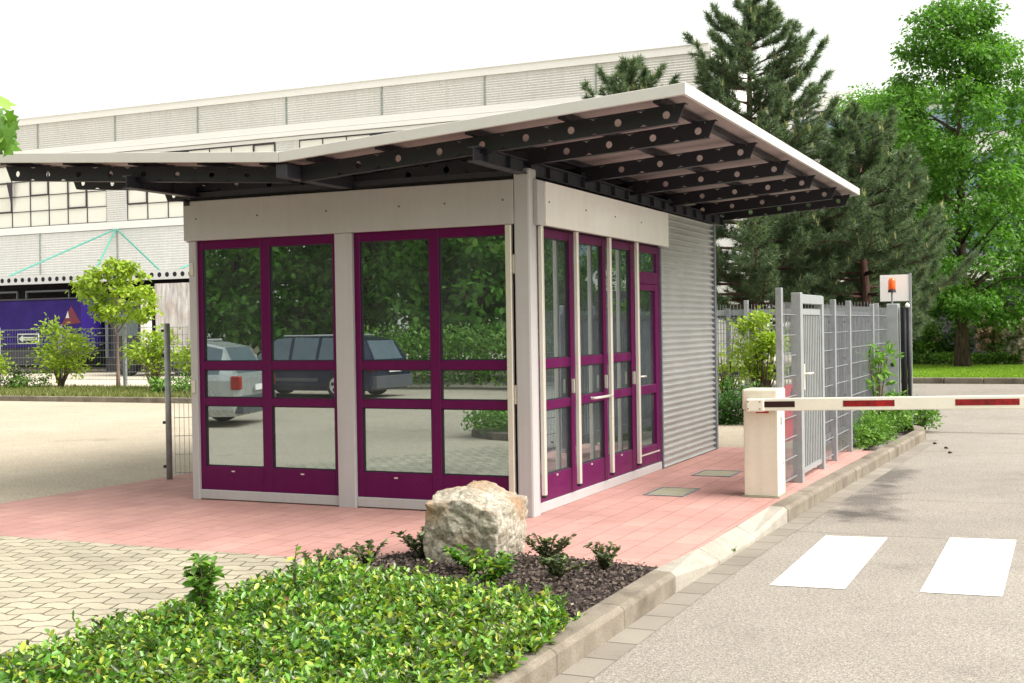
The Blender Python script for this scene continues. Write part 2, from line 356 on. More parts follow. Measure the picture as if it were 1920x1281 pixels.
def npmesh(name, V, k, mats, parent=None, mi=None, smooth=False, F=None):
    """V: (N*k,3) vertices of N separate k-gons unless F (nf,k2) is given"""
    V = np.asarray(V, np.float32); me = bpy.data.meshes.new(name)
    if F is None: F = np.arange(len(V), dtype=np.int32).reshape(-1, k)
    F = np.asarray(F, np.int32); nf, kk = F.shape
    me.vertices.add(len(V)); me.vertices.foreach_set('co', V.ravel())
    me.loops.add(nf*kk); me.loops.foreach_set('vertex_index', F.ravel())
    me.polygons.add(nf); me.polygons.foreach_set('loop_start', np.arange(nf, dtype=np.int32)*kk)
    try: me.polygons.foreach_set('loop_total', np.full(nf, kk, np.int32))
    except Exception: pass
    for m in (mats if isinstance(mats, (list, tuple)) else [mats]): me.materials.append(M[m])
    if mi is not None: me.polygons.foreach_set('material_index', np.asarray(mi, np.int32))
    me.update(calc_edges=True); me.validate()
    if smooth: me.polygons.foreach_set('use_smooth', [True]*nf)
    o = bpy.data.objects.new(name, me); col.objects.link(o)
    if parent:
        o.parent = parent
        if parent.type == 'EMPTY': o.matrix_parent_inverse = Matrix.LocRotScale(parent.location, parent.rotation_euler, parent.scale).inverted()
    return o

def norm(a): return a/np.maximum(np.linalg.norm(a, axis=1, keepdims=True), 1e-9)
def leaf_geo(C, D, size, rng, wid=.5, fold=.18, up=None):
    """folded pointed leaves: centres C, pointing directions D -> 6 verts, 4 tris-as-quads (2 quads) each"""
    n = len(C); D = norm(D); Q = norm(rng.normal(size=(n, 3)) if up is None else up+rng.normal(size=(n, 3))*.45)
    S = norm(np.cross(D, Q)); U = np.cross(S, D); s = np.asarray(size).reshape(-1, 1)*np.ones((n, 1))
    base = C; tip = C+D*s
    def side(g, k, m): return C+D*s*g+S*s*wid*.5*k*m+U*s*fold*abs(m)*k-U*s*.10*g*g
    tip = tip-U*s*.10
    V = np.stack([base, side(.26, .80, 1), side(.66, .90, 1), tip, side(.66, .90, -1), side(.26, .80, -1)], 1)
    idx = np.arange(n)[:, None]*6
    F1 = idx+np.array([[0, 3, 2, 1]]); F2 = idx+np.array([[0, 5, 4, 3]])
    return V.reshape(-1, 3), np.concatenate([F1, F2])
def rdir(rng, n, zb=0.): d = rng.normal(size=(n, 3)); d[:, 2] += zb; return norm(d)

# ------------------------------------------------------------------ ground, road, paving
def sheet(name, poly, z, mat, zl=None):
    mb = MB(); mb.add([(x, y, z) for x, y in poly], [tuple(range(len(poly)))]); o = mb.build(name, mat); o['kind'] = 'structure'; return o
sheet('ground', [(-400, -300), (400, -300), (400, 500), (-400, 500)], -.13, 'soil')
KL = [(1.72, -30.0), (1.72, -1.9), (1.76, .2), (1.80, .95), (1.88, 3.4), (2.0, 6.4), (2.07, 8.2), (2.10, 9.0), (2.0, 9.7), (1.72, 10.15), (1.3, 10.35), (-1.0, 10.5)]
road = sheet('road', [(1.5, -60), (60, -60), (60, 25.3), (-60, 25.3), (-60, 11.5), (-1.2, 11.5), (-1.0, 9), (1.5, 8)], -.104, 'road')
sheet('car_park', [(-120, -60), (1.70, -60), (1.70, 3.3), (1.80, 8.9), (1.4, 10.2), (-1.0, 10.3), (-1.3, 12.9), (-120, 12.9)], -.002, 'asphalt')
sheet('access_road', [(-120, 16.9), (-1.5, 16.9), (-1.5, 60), (-120, 60)], .0, 'farroad')
sheet('red_paving', [(1.70, -1.75), (1.74, .9), (1.84, 3.4), (1.95, 6.2), (-3.49, 6.2), (-5.0, 6.0), (-5.0, .9), (-5.15, -1.2), (-5.3, -2.25), (-.45, -2.25), (-.27, -1.95), (.2, -1.6), (.94, -1.64)], .003, 'redpave')
sheet('grey_paving', [(-4.6, -2.25), (-.45, -2.25), (-.32, -3.0), (-.4, -4.5), (-.5, -9.), (-.5, -14), (-3.0, -14), (-2.9, -5.7), (-3.4, -4.4)], .002, 'greypave')
# painted crossing blocks
for i, (x0, x1, y0, y1) in enumerate(((2.35, 2.82, -1.56, .45), (3.27, 3.75, -1.45, .67), (4.22, 4.69, -1.36, .8))):
    mb = MB(); mb.add([(x0, y0, -.100), (x1, y0+.04, -.100), (x1, y1+.05, -.100), (x0, y1, -.100)], [(0, 1, 2, 3)]); o = mb.build('painted_stripe', 'white_road', road)
# gutter strip of paving blocks
off = lambda d: [(x+d, y) for x, y in KL[:8]]
g0, g1 = off(.12), off(.31)
mb = MB()
for i in range(len(g0)-1):
    mb.add([(*g0[i], -.1), (*g1[i], -.1), (*g1[i+1], -.1), (*g0[i+1], -.1)], [(0, 1, 2, 3)])
mb.build('gutter', 'gutter')['kind'] = 'structure'

# kerb stones, lowered at the crossing
def kpoint(s):
    acc = 0
    for i in range(len(KL)-1):
        a = Vector((*KL[i], 0)); b = Vector((*KL[i+1], 0)); L = (b-a).length
        if acc+L >= s: 
            return a+(b-a)*((s-acc)/L), (b-a).normalized()
        acc += L
    return b, (b-a).normalized()
mb = MB(); s = 18.0; total = sum((Vector(KL[i+1])-Vector(KL[i])).length for i in range(len(KL)-1)); rnd = random.Random(4)
while s < total-.05:
    p, _ = kpoint(s); step = 1.0 if p.y < 8 else .33
    if -1.95 < p.y < -1.0: step = 1.02
    q, _ = kpoint(min(total, s+step-.008)); 
    d = (q-p).normalized(); nrm = Vector((d.y, -d.x, 0))
    low = lambda y: 1 if -1.0 < y < .35 else max(0, min(1, (y+1.9)/.9)) if y <= -1 else max(0, min(1, (.95-y)/.6))
    vs = []
    for e in (p, q):
        t = low(e.y) ; hz = .035*(1-t)+(-.03)*t; hf = .03*(1-t)+(-.052)*t; j = rnd.uniform(-.004, .004)
        inn = e-nrm*.02; outw = e+nrm*(.125+j)
        vs += [(inn.x, inn.y, -.13), (outw.x+nrm.x*.01, outw.y+nrm.y*.01, -.13), (outw.x+nrm.x*.01, outw.y+nrm.y*.01, hf-.02), (outw.x-nrm.x*.02, outw.y-nrm.y*.02, hf+.002), (inn.x, inn.y, max(hz+.002, .012))]
    mb.mat(1 if (p.y < -2.12 or p.y > .85) else 0)
    mb.add(vs, [(0, 1, 2, 3, 4), (9, 8, 7, 6, 5), (1, 6, 7, 2), (2, 7, 8, 3), (3, 8, 9, 4), (0, 4, 9, 5)])
    s += step
mb.build('kerb', ['kerb_new', 'kerb_old'], bevel=.006)['kind'] = 'structure'

# planting bed : mulch, thin edging
BED = [(1.71, -1.80), (.94, -1.64), (.2, -1.62), (-.16, -1.78), (-.28, -2.1), (-.30, -3.0), (-.38, -4.5), (-.5, -9.0), (1.71, -9.0)]
rng = np.random.default_rng(1)
def inpoly(P, poly):
    x, y = P[:, 0], P[:, 1]; ins = np.zeros(len(P), bool); j = len(poly)-1
    for i in range(len(poly)):
        xi, yi = poly[i]; xj, yj = poly[j]
        c = ((yi > y) != (yj > y)) & (x < (xj-xi)*(y-yi)/(yj-yi+1e-12)+xi); ins ^= c; j = i
    return ins
def scatter(poly, n, rng):
    a = np.array(poly); lo, hi = a.min(0), a.max(0); out_ = np.zeros((0, 2))
    while len(out_) < n:
        P = rng.uniform(lo, hi, (n*2, 2)); out_ = np.concatenate([out_, P[inpoly(P, poly)]])
    return out_[:n]
mb = MB(); mb.add([(x, y, .006) for x, y in BED], [tuple(range(len(BED)))]); mb.build('soil', 'mulch')['kind'] = 'structure'
P = scatter([(1.70, -1.82), (.94, -1.66), (.2, -1.64), (-.16, -1.80), (-.26, -2.1), (-.30, -3.6), (1.70, -4.2)], 9000, rng); n = len(P)
C = np.column_stack([P, rng.uniform(.008, .035, n)]); D = rdir(rng, n); D[:, 2] *= .35
V, Fc = leaf_geo(C, D, rng.uniform(.012, .038, n), rng, .55, .05)
o = npmesh('bark_mulch', V, 4, 'chip', F=Fc); tag(o, 'dark brown bark mulch spread between the boulder and the kerb', 'mulch', kind='stuff')

# ------------------------------------------------------------------ gatehouse
gh = empty('gatehouse', (-1.7, 3, 0), 'small glass gatehouse with plum window frames, corrugated rear wall and folded butterfly roof', 'gatehouse')
XL, YB = -3.49, 5.93
# floor + plinth
MB().box(XL+.03, -.03, .04, YB, -.1, .02).build('floor', 'innerfloor', gh)
b = MB()
b.box(XL, -1.885, -.012, .05, .012, .10).box(-1.705, -.125, -.012, .05, .012, .10)      # front sills
b.each('front_sill', 'beige', gh, .004)
MB().box(-.05, .012, .16, 3.60, .004, .09).build('side_sill', 'beige', gh, .004)
b = MB(); b.box(XL-.03, XL+.05, -.03, .06, .0, 2.466); b.build('corner_post', 'beige', gh, .006)
b = MB(); b.box(-1.885, -1.705, -.035, .05, .0, 2.466); b.build('middle_post', 'beige', gh, .004)
b = MB(); b.box(-.105, .045, -.06, .10, -.01, 2.93); b.build('corner_column', 'beige', gh, .02, seg=2)
# front fascia
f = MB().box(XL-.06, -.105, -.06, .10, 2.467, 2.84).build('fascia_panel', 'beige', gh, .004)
s_ = MB()
for x in (-3.4, -2.7, -1.95, -1.2, -.75, -.2): s_.disc((x, -.06, 2.67), (0, -1, 0), .008, 8, .006)
s_.each('screw', 'screw', f)
MB().box(XL-.11, XL-.06, .04, 3.4, 2.46, 2.80).build('side_fascia', 'beige', gh, .003)
b = MB().box(.045, .085, .02, .155, 2.455, 2.835).build('corner_fascia', 'beige', gh, .003)
f = MB().box(.045, .105, .158, 3.66, 2.458, 2.83).build('fascia_panel', 'beige_lit', gh, .003)
s_ = MB()
for y in (.22, 1.1, 1.9, 2.7): s_.disc((.105, y, 2.66), (1, 0, 0), .008, 8, .006)
s_.each('screw', 'screw', f)
# flat lid below the raised roof, dark grey trim bar on the fascia
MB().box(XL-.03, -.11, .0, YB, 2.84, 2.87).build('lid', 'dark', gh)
MB().box(XL-.05, -.12, -.03, .03, 2.872, 2.925).build('top_rail', 'steel_dk', gh, .003)
# back & left walls, partition, ceiling
MB().box(XL, -.02, YB-.06, YB, .0, 2.84).build('rear_wall', 'inner', gh)
MB().box(XL+.06, -.06, 3.66, 3.72, .02, 2.8).build('partition_wall', 'inner', gh)
MB().box(XL+.06, -.08, .12, 3.65, 2.47, 2.50).build('ceiling', 'inner', gh)
b = MB(); b.box(XL, XL+.05, .06, YB-.06, .0, .95).box(XL, XL+.05, .06, YB-.06, 2.1, 2.84).box(XL, XL+.05, .06, .5, .95, 2.1).box(XL, XL+.05, 3.2, YB-.06, .95, 2.1)
b.build('side_wall', 'beige', gh)
wn = MB().box(XL+.01, XL+.04, .5, 3.2, .95, .99).box(XL+.01, XL+.04, .5, 3.2, 2.06, 2.1).box(XL+.01, XL+.04, .5, .54, .99, 2.06).box(XL+.01, XL+.04, 3.16, 3.2, .99, 2.06).box(XL+.01, XL+.04, 1.83, 1.87, .99, 2.06).build('side_window', 'purple', gh)
MB().box(XL+.022, XL+.028, .54, 1.83, .99, 2.06).box(XL+.022, XL+.028, 1.87, 3.16, .99, 2.06).build('pane', 'glass', wn)
# corrugated part of the side wall
def corr_wall(x, y0, y1, z0, z1, pitch=.069, amp=.019, seg=8):
    nz_ = int((z1-z0)/pitch*seg); vs = []; fs = []
    for i in range(nz_+1):
        z = z0+(z1-z0)*i/nz_; t = 2*math.pi*i/seg; xx = x+amp*math.cos(t)
        vs += [(xx, y0, z), (xx, y1, z)]
    for i in range(nz_): fs.append((2*i, 2*i+1, 2*i+3, 2*i+2))
    return vs, fs
b = MB(); b.add(*corr_wall(.0, 3.66, YB-.05, .015, 2.86)); cw = b.build('corrugated_wall', 'corr', gh, smooth=True)
for p_ in cw.data.polygons: p_.flip()
b = MB(); b.box(-.06, .018, 3.625, 3.66, .0, 2.456).box(-.05, .026, YB-.055, YB+.02, .0, 2.86).each('corner_trim', 'galv_dk', gh)

# front windows
def rowbars(b, x0, x1, zs, y0, y1):   # horizontal bars in X
    for za, zb in zs: b.box(x0, x1, y0, y1, za, zb)
ROWS = ((.10, .325), (.90, .975), (1.24, 1.32), (2.385, 2.465))
for (x0, x1, g0_, m0, m1, g1_) in ((-3.44, -1.887, -3.385, -2.72, -2.62, -1.935), (-1.703, -.19, -1.645, -.945, -.85, -.19)):
    b = MB(); ya, yb = .0, .055
    b.box(x0, g0_, ya, yb, .10, 2.465).box(m0, m1, ya, yb, .10, 2.465)
    if g1_ < x1-.01: b.box(g1_, x1, ya, yb, .10, 2.465)
    else: b.box(x1, x1+.03, ya, yb, .10, 2.465)
    rowbars(b, g0_, m0, ROWS, ya+.002, yb-.002); rowbars(b, m1, g1_, ROWS, ya+.002, yb-.002)
    wf = b.build('window', 'purple', gh, .004)
    for (a_, c_) in ((g0_, m0), (m1, g1_)):
        for (z0, z1) in ((.325, .90), (.975, 1.24), (1.32, 2.385)):
            MB().box(a_, c_, .028, .036, z0, z1).build('pane', 'glass', wf)
            g = MB(); t = .009                                       # black rubber gasket round each pane
            g.box(a_, c_, .012, .028, z0, z0+t).box(a_, c_, .012, .028, z1-t, z1).box(a_, a_+t, .012, .028, z0+t, z1-t).box(c_-t, c_, .012, .028, z0+t, z1-t)
            g.build('gasket', 'black', wf)
    wh = MB()
    for x in ((g0_+m0)/2-.03, (m1+g1_)/2-.03): wh.box(x, x+.035, -.004, .002, .275, .287)
    wh.each('drain_cap', 'alu', wf)
# shutter rails + hinges
def rail(x0, x1, y0, y1, z0, z1, name='shutter_rail'):
    r_ = MB().box(x0, x1, y0, y1, z0, z1).build(name, 'alu', gh, .006); 
    MB().box(x0+.002, x1-.002, y0+.002, y1-.002, z0-.02, z0-.001).build('end_cap', 'black', r_)
rail(-.185, -.13, -.065, -.02, .17, 2.464)
for z in (2.05, .95):
    MB().box(-.128, -.106, -.045, -.02, z, z+.16).build('hinge', 'alu', gh, .003)
for z in (2.20, 1.08):
    h_ = MB().box(-3.50, -3.462, -.05, -.032, z-.06, z+.06).build('hinge', 'alu', gh, .003)
# side wall (wall B): three window bays and a door with transom
bays = [(.13, .16, .90, .985), (.985, 1.20, 1.77, 1.86), (1.86, 2.05, 2.60, 2.70)]
for i, (a0, ga, gb, a1) in enumerate(bays):
    b = MB(); xa, xb = -.055, .0
    ga = a0+.045; gb = a1-.06
    b.box(xa, xb, a0, ga, .09, 2.455).box(xa, xb, gb, a1-.002, .09, 2.455)
    rows = [(.09, .315), (.875, .955), (1.235, 1.32), (2.375, 2.455)]
    for za, zb in rows: b.box(xa+.002, xb-.002, ga, gb, za, zb)
    wf = b.build('window', 'purple', gh, .004)
    for (z0, z1) in ((.315, .875), (.955, 1.235), (1.32, 2.375)):
        MB().box(-.034, -.026, ga, gb, z0, z1).build('pane', 'glass_b', wf)
        g = MB(); t = .009
        g.box(-.026, -.012, ga, gb, z0, z0+t).box(-.026, -.012, ga, gb, z1-t, z1).box(-.026, -.012, ga, ga+t, z0+t, z1-t).box(-.026, -.012, gb-t, gb, z0+t, z1-t)
        g.build('gasket', 'black', wf)
    MB().box(-.001, .006, (ga+gb)/2, (ga+gb)/2+.03, .285, .30).build('drain_cap', 'alu', wf)
    # sliding-sash lock block at the right stile
    MB().box(.0, .028, gb+.012, gb+.04, .99, 1.12).build('lock', 'alu', wf, .004)
b = MB(); xa, xb = -.055, .0; a0, a1 = 2.70, 3.622
b.box(xa, xb, a0, a0+.06, .09, 2.455).box(xa, xb, a1-.09, a1, .09, 2.455)
for za, zb in ((2.375, 2.455), (2.04, 2.17)): b.box(xa+.002, xb-.002, a0+.06, a1-.09, za, zb)
fr = b.build('door_frame', 'purple', gh, .004)
MB().box(-.034, -.026, a0+.06, a1-.09, 2.17, 2.375).build('pane', 'glass_b', fr)
b = MB(); d0, d1 = a0+.063, a1-.093; xa, xb = -.048, .006
b.box(xa, xb, d0, d0+.075, .10, 2.037).box(xa, xb, d1-.075, d1, .10, 2.037)
for za, zb in ((.10, .30), (.86, .955), (1.97, 2.037)): b.box(xa+.002, xb-.002, d0+.075, d1-.075, za, zb)
dr = b.build('door', 'purple', gh, .004)
for z0, z1 in ((.30, .86), (.955, 1.97)): MB().box(-.034, -.026, d0+.075, d1-.075, z0, z1).build('pane', 'glass_b', dr)
MB().tube([(.006, d0+.035, 1.06), (.055, d0+.035, 1.06), (.06, d0+.17, 1.06)], .011, 8).build('handle', 'alu', dr, smooth=True)
MB().box(.006, .02, d0+.005, d1-.02, .215, .228).build('kick_strip', 'alu', dr)
for y in (.10, .92, 1.80, 2.63): rail(.055, .095, y-.025, y+.02, .17, 2.452)
b = MB(); b.box(.01, .05, .11, .135, 1.55, 2.44); b.build('shutter_rail', 'alu', gh, .004)
MB().tube([(.05, 1.30, .925), (.10, 1.32, .925), (.10, 1.76, .925), (.05, 1.78, .925)], .013, 8).build('push_bar', 'alu', gh, smooth=True)

# roof --------------------------------------------------
VX, RX, LX = -1.73, 1.70, -5.16
Y0, Y1 = -1.10, 6.75
def topz(x): return 3.06+(x-VX)*.0700 if x > VX else 3.06+(VX-x)*.0673
rf = empty('roof', (VX, 2.8, 2.9)); rf.parent = gh; rf.matrix_parent_inverse = Matrix.Translation(gh.location).inverted(); rf['label'] = 'butterfly roof with cream edge trim, pinkish ribbed deck and dark perforated rafters'
# the roof is a part: make it one mesh object (deck) carrying its own pieces
bpy.data.objects.remove(rf)
b = MB(); nseg = 4; pitch = .105; ny = int((Y1-Y0-.06)/pitch*nseg)
for (xa, xb) in ((VX, RX-.03), (LX+.03, VX)):
    vs = []; fs = []
    for i in range(ny+1):
        y = Y0+.03+(Y1-Y0-.06)*i/ny; w_ = (0, .5, 1, .5)[i % 4]*.016-.008
        vs += [(xa, y, topz(xa)-.033+w_), (xb, y, topz(xb)-.033+w_), (xa, y, topz(xa)-.025+w_), (xb, y, topz(xb)-.025+w_)]
    for i in range(ny):
        k = 4*i; fs += [(k, k+4, k+5, k+1), (k+2, k+3, k+7, k+6)]
    b.add(vs, fs)
roof = b.build('roof', 'deck', gh)
def edge(pts, name='roof_edge'):   # trim following pts (x,y)
    m_ = MB()
    for (x0, y0), (x1, y1) in pts:
        z0, z1 = topz(x0), topz(x1)
        d = Vector((x1-x0, y1-y0, 0)).normalized(); nr = Vector((-d.y, d.x, 0))*.03
        vs = []
        for (x, y, z) in ((x0, y0, z0), (x1, y1, z1)):
            vs += [(x, y, z-.085), (x+nr.x, y+nr.y, z-.085), (x+nr.x, y+nr.y, z), (x, y, z)]
        m_.add(vs, [(0, 1, 2, 3), (7, 6, 5, 4), (0, 4, 5, 1), (1, 5, 6, 2), (2, 6, 7, 3), (3, 7, 4, 0)])
    return m_.build(name, 'rooftrim', roof, .003)
edge([((LX, Y0), (VX-.002, Y0))]); edge([((VX+.002, Y0), (RX, Y0))]); edge([((RX, Y0+.032), (RX, Y1-.032))]); edge([((RX, Y1), (VX, Y1)), ((VX, Y1), (LX, Y1))]); edge([((LX, Y1-.032), (LX, Y0+.032))])
# purlins along Y
b = MB()
for x in (1.46, .72, -.05, -.85, -1.5, -1.96, -2.6, -3.35, -4.1, -4.85):
    b.box(x-.03, x+.03, Y0+.1, Y1-.15, topz(x)-.092, topz(x)-.046)
b.each('purlin', 'dark', roof)
# rafters : perforated channels
def rafter(y, xa, xb, first):
    m_ = MB(); sgn = 1 if xb > xa else -1; th = .007; H_ = .135; top = lambda x: topz(x)-.094
    L = abs(xb-xa); n_ = int((L-.12)/.372); rad = .029
    xs = [xb-sgn*(.115+.372*i) for i in range(n_)]
    def cell(xc0, xc1, hole):
        nn = 16; outer = []; inner = []
        xm = hole; zm = top(hole)-H_*.52
        for i in range(nn):
            t = 2*math.pi*(i+.5)/nn; c, s2 = math.cos(t), math.sin(t)
            k = 1/max(abs(c), abs(s2)); px = c*k; pz = s2*k
            X = xm+(px*(xc1-xm) if px > 0 else px*(xm-xc0))
            Zt = top(X); X_z = zm+(pz*(Zt-zm) if pz > 0 else pz*(zm-(Zt-H_)))
            outer.append((X, X_z)); inner.append((xm+c*rad, zm+s2*rad))
        vs = [(x, y-th, z) for x, z in outer]+[(x, y-th, z) for x, z in inner]+[(x, y+th, z) for x, z in outer]+[(x, y+th, z) for x, z in inner]
        fs = []
        for i in range(nn):
            j = (i+1) % nn
            fs += [(i, j, nn+j, nn+i), (2*nn+i, 3*nn+i, 3*nn+j, 2*nn+j), (nn+i, nn+j, 3*nn+j, 3*nn+i)]
        m_.add(vs, fs)
    for x in xs: cell(min(x-.186, x+.186), max(x-.186, x+.186), x) if abs(x-xs[0]) > .01 else cell(min(x-sgn*.186, x+sgn*.06), max(x-sgn*.186, x+sgn*.06), x)
    # slanted tip and plain root
    xt0 = xs[0]+sgn*.06; xt1 = xb+sgn*.0
    vs = []
    for yy in (y-th, y+th): vs += [(xt0, yy, top(xt0)-H_), (xt1-sgn*.03, yy, top(xt1)-H_), (xt1+sgn*.03, yy, top(xt1)), (xt0, yy, top(xt0))]
    m_.add(vs, [(0, 1, 2, 3), (7, 6, 5, 4), (0, 4, 5, 1), (1, 5, 6, 2), (2, 6, 7, 3)])
    xr0 = xs[-1]-sgn*.186
    vs = []
    for yy in (y-th, y+th): vs += [(xa, yy, top(xa)-H_), (xr0, yy, top(xr0)-H_), (xr0, yy, top(xr0)), (xa, yy, top(xa))]
    m_.add(vs, [(0, 1, 2, 3), (7, 6, 5, 4), (0, 4, 5, 1), (2, 6, 7, 3)])
    # flanges
    for dz, hh in ((0, .008), (-H_, -.008)):
        vs = []
        xe = xt1+sgn*.03 if dz == 0 else xt1-sgn*.03
        for x in (xa, xe):
            z = top(x)+dz; vs += [(x, y-.005, z), (x, y+.055, z), (x, y+.055, z-hh), (x, y-.005, z-hh)]
        m_.add(vs, [(0, 1, 2, 3), (7, 6, 5, 4), (0, 4, 5, 1), (1, 5, 6, 2), (2, 6, 7, 3), (3, 7, 4, 0)])
    return m_.build('rafter', 'dark', roof)
YR = (-.86, -.02, 1.35, 2.72, 4.1, 5.45, 6.42)
for y in YR: rafter(y, VX+.06, 1.60, True); rafter(y, VX-.06, -4.93, True)
# beams along Y: two on the walls and one under the valley
def beam(x, y0, y1, z0, z1, mat='steel_dk'):
    b = MB(); b.box(x-.006, x+.006, y0, y1, z0+.01, z1-.01).box(x-.05, x+.05, y0, y1, z1-.01, z1).box(x-.05, x+.05, y0, y1, z0, z0+.01)
    y = y0+.18
    while y < y1: b.box(x-.045, x+.045, y-.004, y+.004, z0+.0105, z1-.0105); y += .42
    b.build('beam', mat, roof)
beam(-.02, -.98, 6.35, 2.875, 2.995)
beam(-3.42, -.98, 6.35, 2.875, 2.99)
MB().box(VX-.055, VX+.055, -1.06, 6.5, 2.855, 2.965).build('beam', 'steel_dk', roof, .004)
MB().tube([(-3.50, -.07, 2.86), (-3.50, -.07, 2.80)], .03, 10).build('lamp', 'black', gh, smooth=True)
b = MB()
for x in (-3.3, -1.73, -.02):
    for y in (.25, 3.0, 5.6): b.box(x-.04, x+.04, y-.04, y+.04, 2.871, 2.874 if x != VX else 2.8545)
b.each('bearing_plate', 'steel_dk', roof)

# things inside the gatehouse
dk = empty('desk', (-1.8, 1.0, .02), 'beech topped desk standing behind the front windows of the gatehouse', 'desk')
MB().box(-3.1, -.6, .55, 1.2, .74, .77).build('desk_top', 'desk', dk, .003)
for x in (-3.05, -.7): MB().box(x, x+.05, .6, 1.15, .02, .739).build('side_panel', 'inner', dk)
mo = empty('monitor', (-1.3, .9, .77), 'black computer monitor standing on the gatehouse desk', 'monitor')
MB().box(-1.55, -1.1, .9, .93, .9, 1.2).build('screen', 'black', mo, .005); MB().box(-1.35, -1.3, .9, .93, .78, .9).box(-1.42, -1.22, .85, 1.0, .771, .78).build('stand', 'black', mo)
ch = empty('office_chair', (-2.3, 1.7, .02), 'dark swivel chair behind the desk in the gatehouse', 'chair')
MB().box(-2.55, -2.05, 1.5, 1.95, .46, .54).build('seat', 'black', ch, .03, seg=2); MB().box(-2.53, -2.07, 1.93, 1.99, .6, 1.15).build('backrest', 'black', ch, .02, seg=2)
b = MB().tube([(-2.3, 1.72, .1), (-2.3, 1.72, .46)], .03, 8)
for i in range(5):
    a = i*1.2566; b.bar((-2.3, 1.72, .1), (-2.3+.28*math.cos(a), 1.72+.28*math.sin(a), .05), .04, .03)
b.build('base', 'black', ch)

# ------------------------------------------------------------------ manhole covers, boulder
def manhole(x0, x1, y0, y1, label):
    m_ = empty('manhole_cover', ((x0+x1)/2, (y0+y1)/2, 0), label, 'manhole cover', 'square covers set in the red paving')
    b = MB(); t = .02; b.box(x0, x1, y0, y0+t, .0, .010).box(x0, x1, y1-t, y1, .0, .010).box(x0, x0+t, y0+t, y1-t, .0, .010).box(x1-t, x1, y0+t, y1-t, .0, .010); b.build('frame', 'galv_dk', m_)
    MB().box(x0+t+.006, x1-t-.006, y0+t+.006, y1-t-.006, .0, .008).build('cover', 'manhole', m_)
manhole(.47, .86, 1.53, 2.12, 'square concrete manhole cover nearest the camera, halfway between gatehouse wall and barrier box')
manhole(.48, .90, 3.11, 3.64, 'square concrete manhole cover behind the barrier box, farther from the camera')

def boulder():
    bm = bmesh.new(); bmesh.ops.create_icosphere(bm, subdivisions=6, radius=1)
    for v in bm.verts:
        p = v.co.copy(); m_ = max(abs(p.x), abs(p.y), abs(p.z)); q = p/(m_**.88)
        x, y, z = q.x*.288, q.y*.27, q.z*.238
        zz = (z+.27)/.54
        x *= .90+.13*min(1, max(0, zz)*1.6)
        z += (.035*math.exp(-((x+.03)/.12)**2)-.20*max(0, x-.04)-.015)*max(0, zz)**1.5
        z += .12*y*max(0, zz)
        x += .05*max(0, -y)*(zz-.5)
        pos = Vector((x, y, z))
        n1 = noise.noise(pos*3.1+Vector((3, 1, 7))); n2 = noise.noise(pos*7.5+Vector((1, 9, 2))); n3 = noise.noise(pos*21); n4 = noise.noise(pos*52)
        cell = noise.voronoi(pos*4.2+Vector((.7, 0, .3)))[0]
        crack = min(1, (cell[1]-cell[0])*3)
        d = .030*n1+.016*n2+.011*n3+.005*n4-.016*(1-crack)**2
        pos += p.normalized()*d
        v.co = Vector((.385, -1.86, .222))+pos
    me = bpy.data.meshes.new('boulder'); bm.to_mesh(me); bm.free(); me.materials.append(M['rock'])
    o = bpy.data.objects.new('boulder', me); col.objects.link(o)
    tag(o, 'rough pale sandstone boulder with rusty patches resting in the mulch before the gatehouse corner', 'boulder')
boulder()

# ------------------------------------------------------------------ barrier
br = empty('barrier', (1.54, 1.9, 0), 'cream road barrier with closed white arm carrying red reflective strips', 'barrier')
MB().box(1.37, 1.715, 1.70, 2.06, .0, .012).build('base_plate', 'manhole', br)
hb = MB().box(1.385, 1.70, 1.735, 2.04, .012, .80).build('housing', 'box', br, .006)
MB().box(1.6985, 1.7035, 1.86, 1.90, .66, .735).build('lock_plate', 'galv_dk', hb)
MB().disc((1.70, 1.95, .30), (1, 0, 0), .006, 8, .005).build('screw', 'screw', hb)
lid = MB().box(1.375, 1.708, 1.722, 2.05, .803, .995).build('lid', 'box', br, .02, seg=3)
ax0, az0 = 1.475, .855; sl = .022
def armbox(x0, x1, y0, y1, h0, h1):
    vs = []
    for y in (y0, y1):
        for x in (x0, x1):
            z = az0+(x-ax0)*sl; vs += [(x, y, z+h0), (x, y, z+h1)]
    return vs, [(0, 1, 3, 2), (4, 6, 7, 5), (0, 2, 6, 4), (1, 5, 7, 3), (0, 4, 5, 1), (2, 3, 7, 6)]
arm = MB(); arm.add(*armbox(1.56, 5.6, 1.655, 1.715, -.057, .057)); arm = arm.build('arm', 'armw', br, .008, seg=2)
b = MB(); b.add(*armbox(1.43, 1.60, 1.645, 1.72, -.063, .055)); bk = b.build('bracket', 'armw', br, .014, seg=2)
s_ = MB()
for x in (1.45, 1.56):
    for h in (-.035, .03): s_.disc((x, 1.645, az0+h), (0, -1, 0), .006, 8, .004)
s_.each('bolt', 'black', bk)
for i, (x0, x1, m_) in enumerate(((1.585, 1.875, 'blackred'), (2.30, 2.74, 'red'), (3.24, 3.75, 'red'), (4.3, 4.8, 'red'))):
    b = MB(); b.add(*armbox(x0, x1, 1.6525, 1.6535, -.024, .030)); s_ = b.build('reflective_strip', m_, arm)
    if i == 0: s_['label'] = 'nearly black strip next to the housing'
b = MB(); b.box(1.50, 1.62, 1.7335, 1.7345, .775, .792); b.build('rust_mark', 'redpanel', hb)

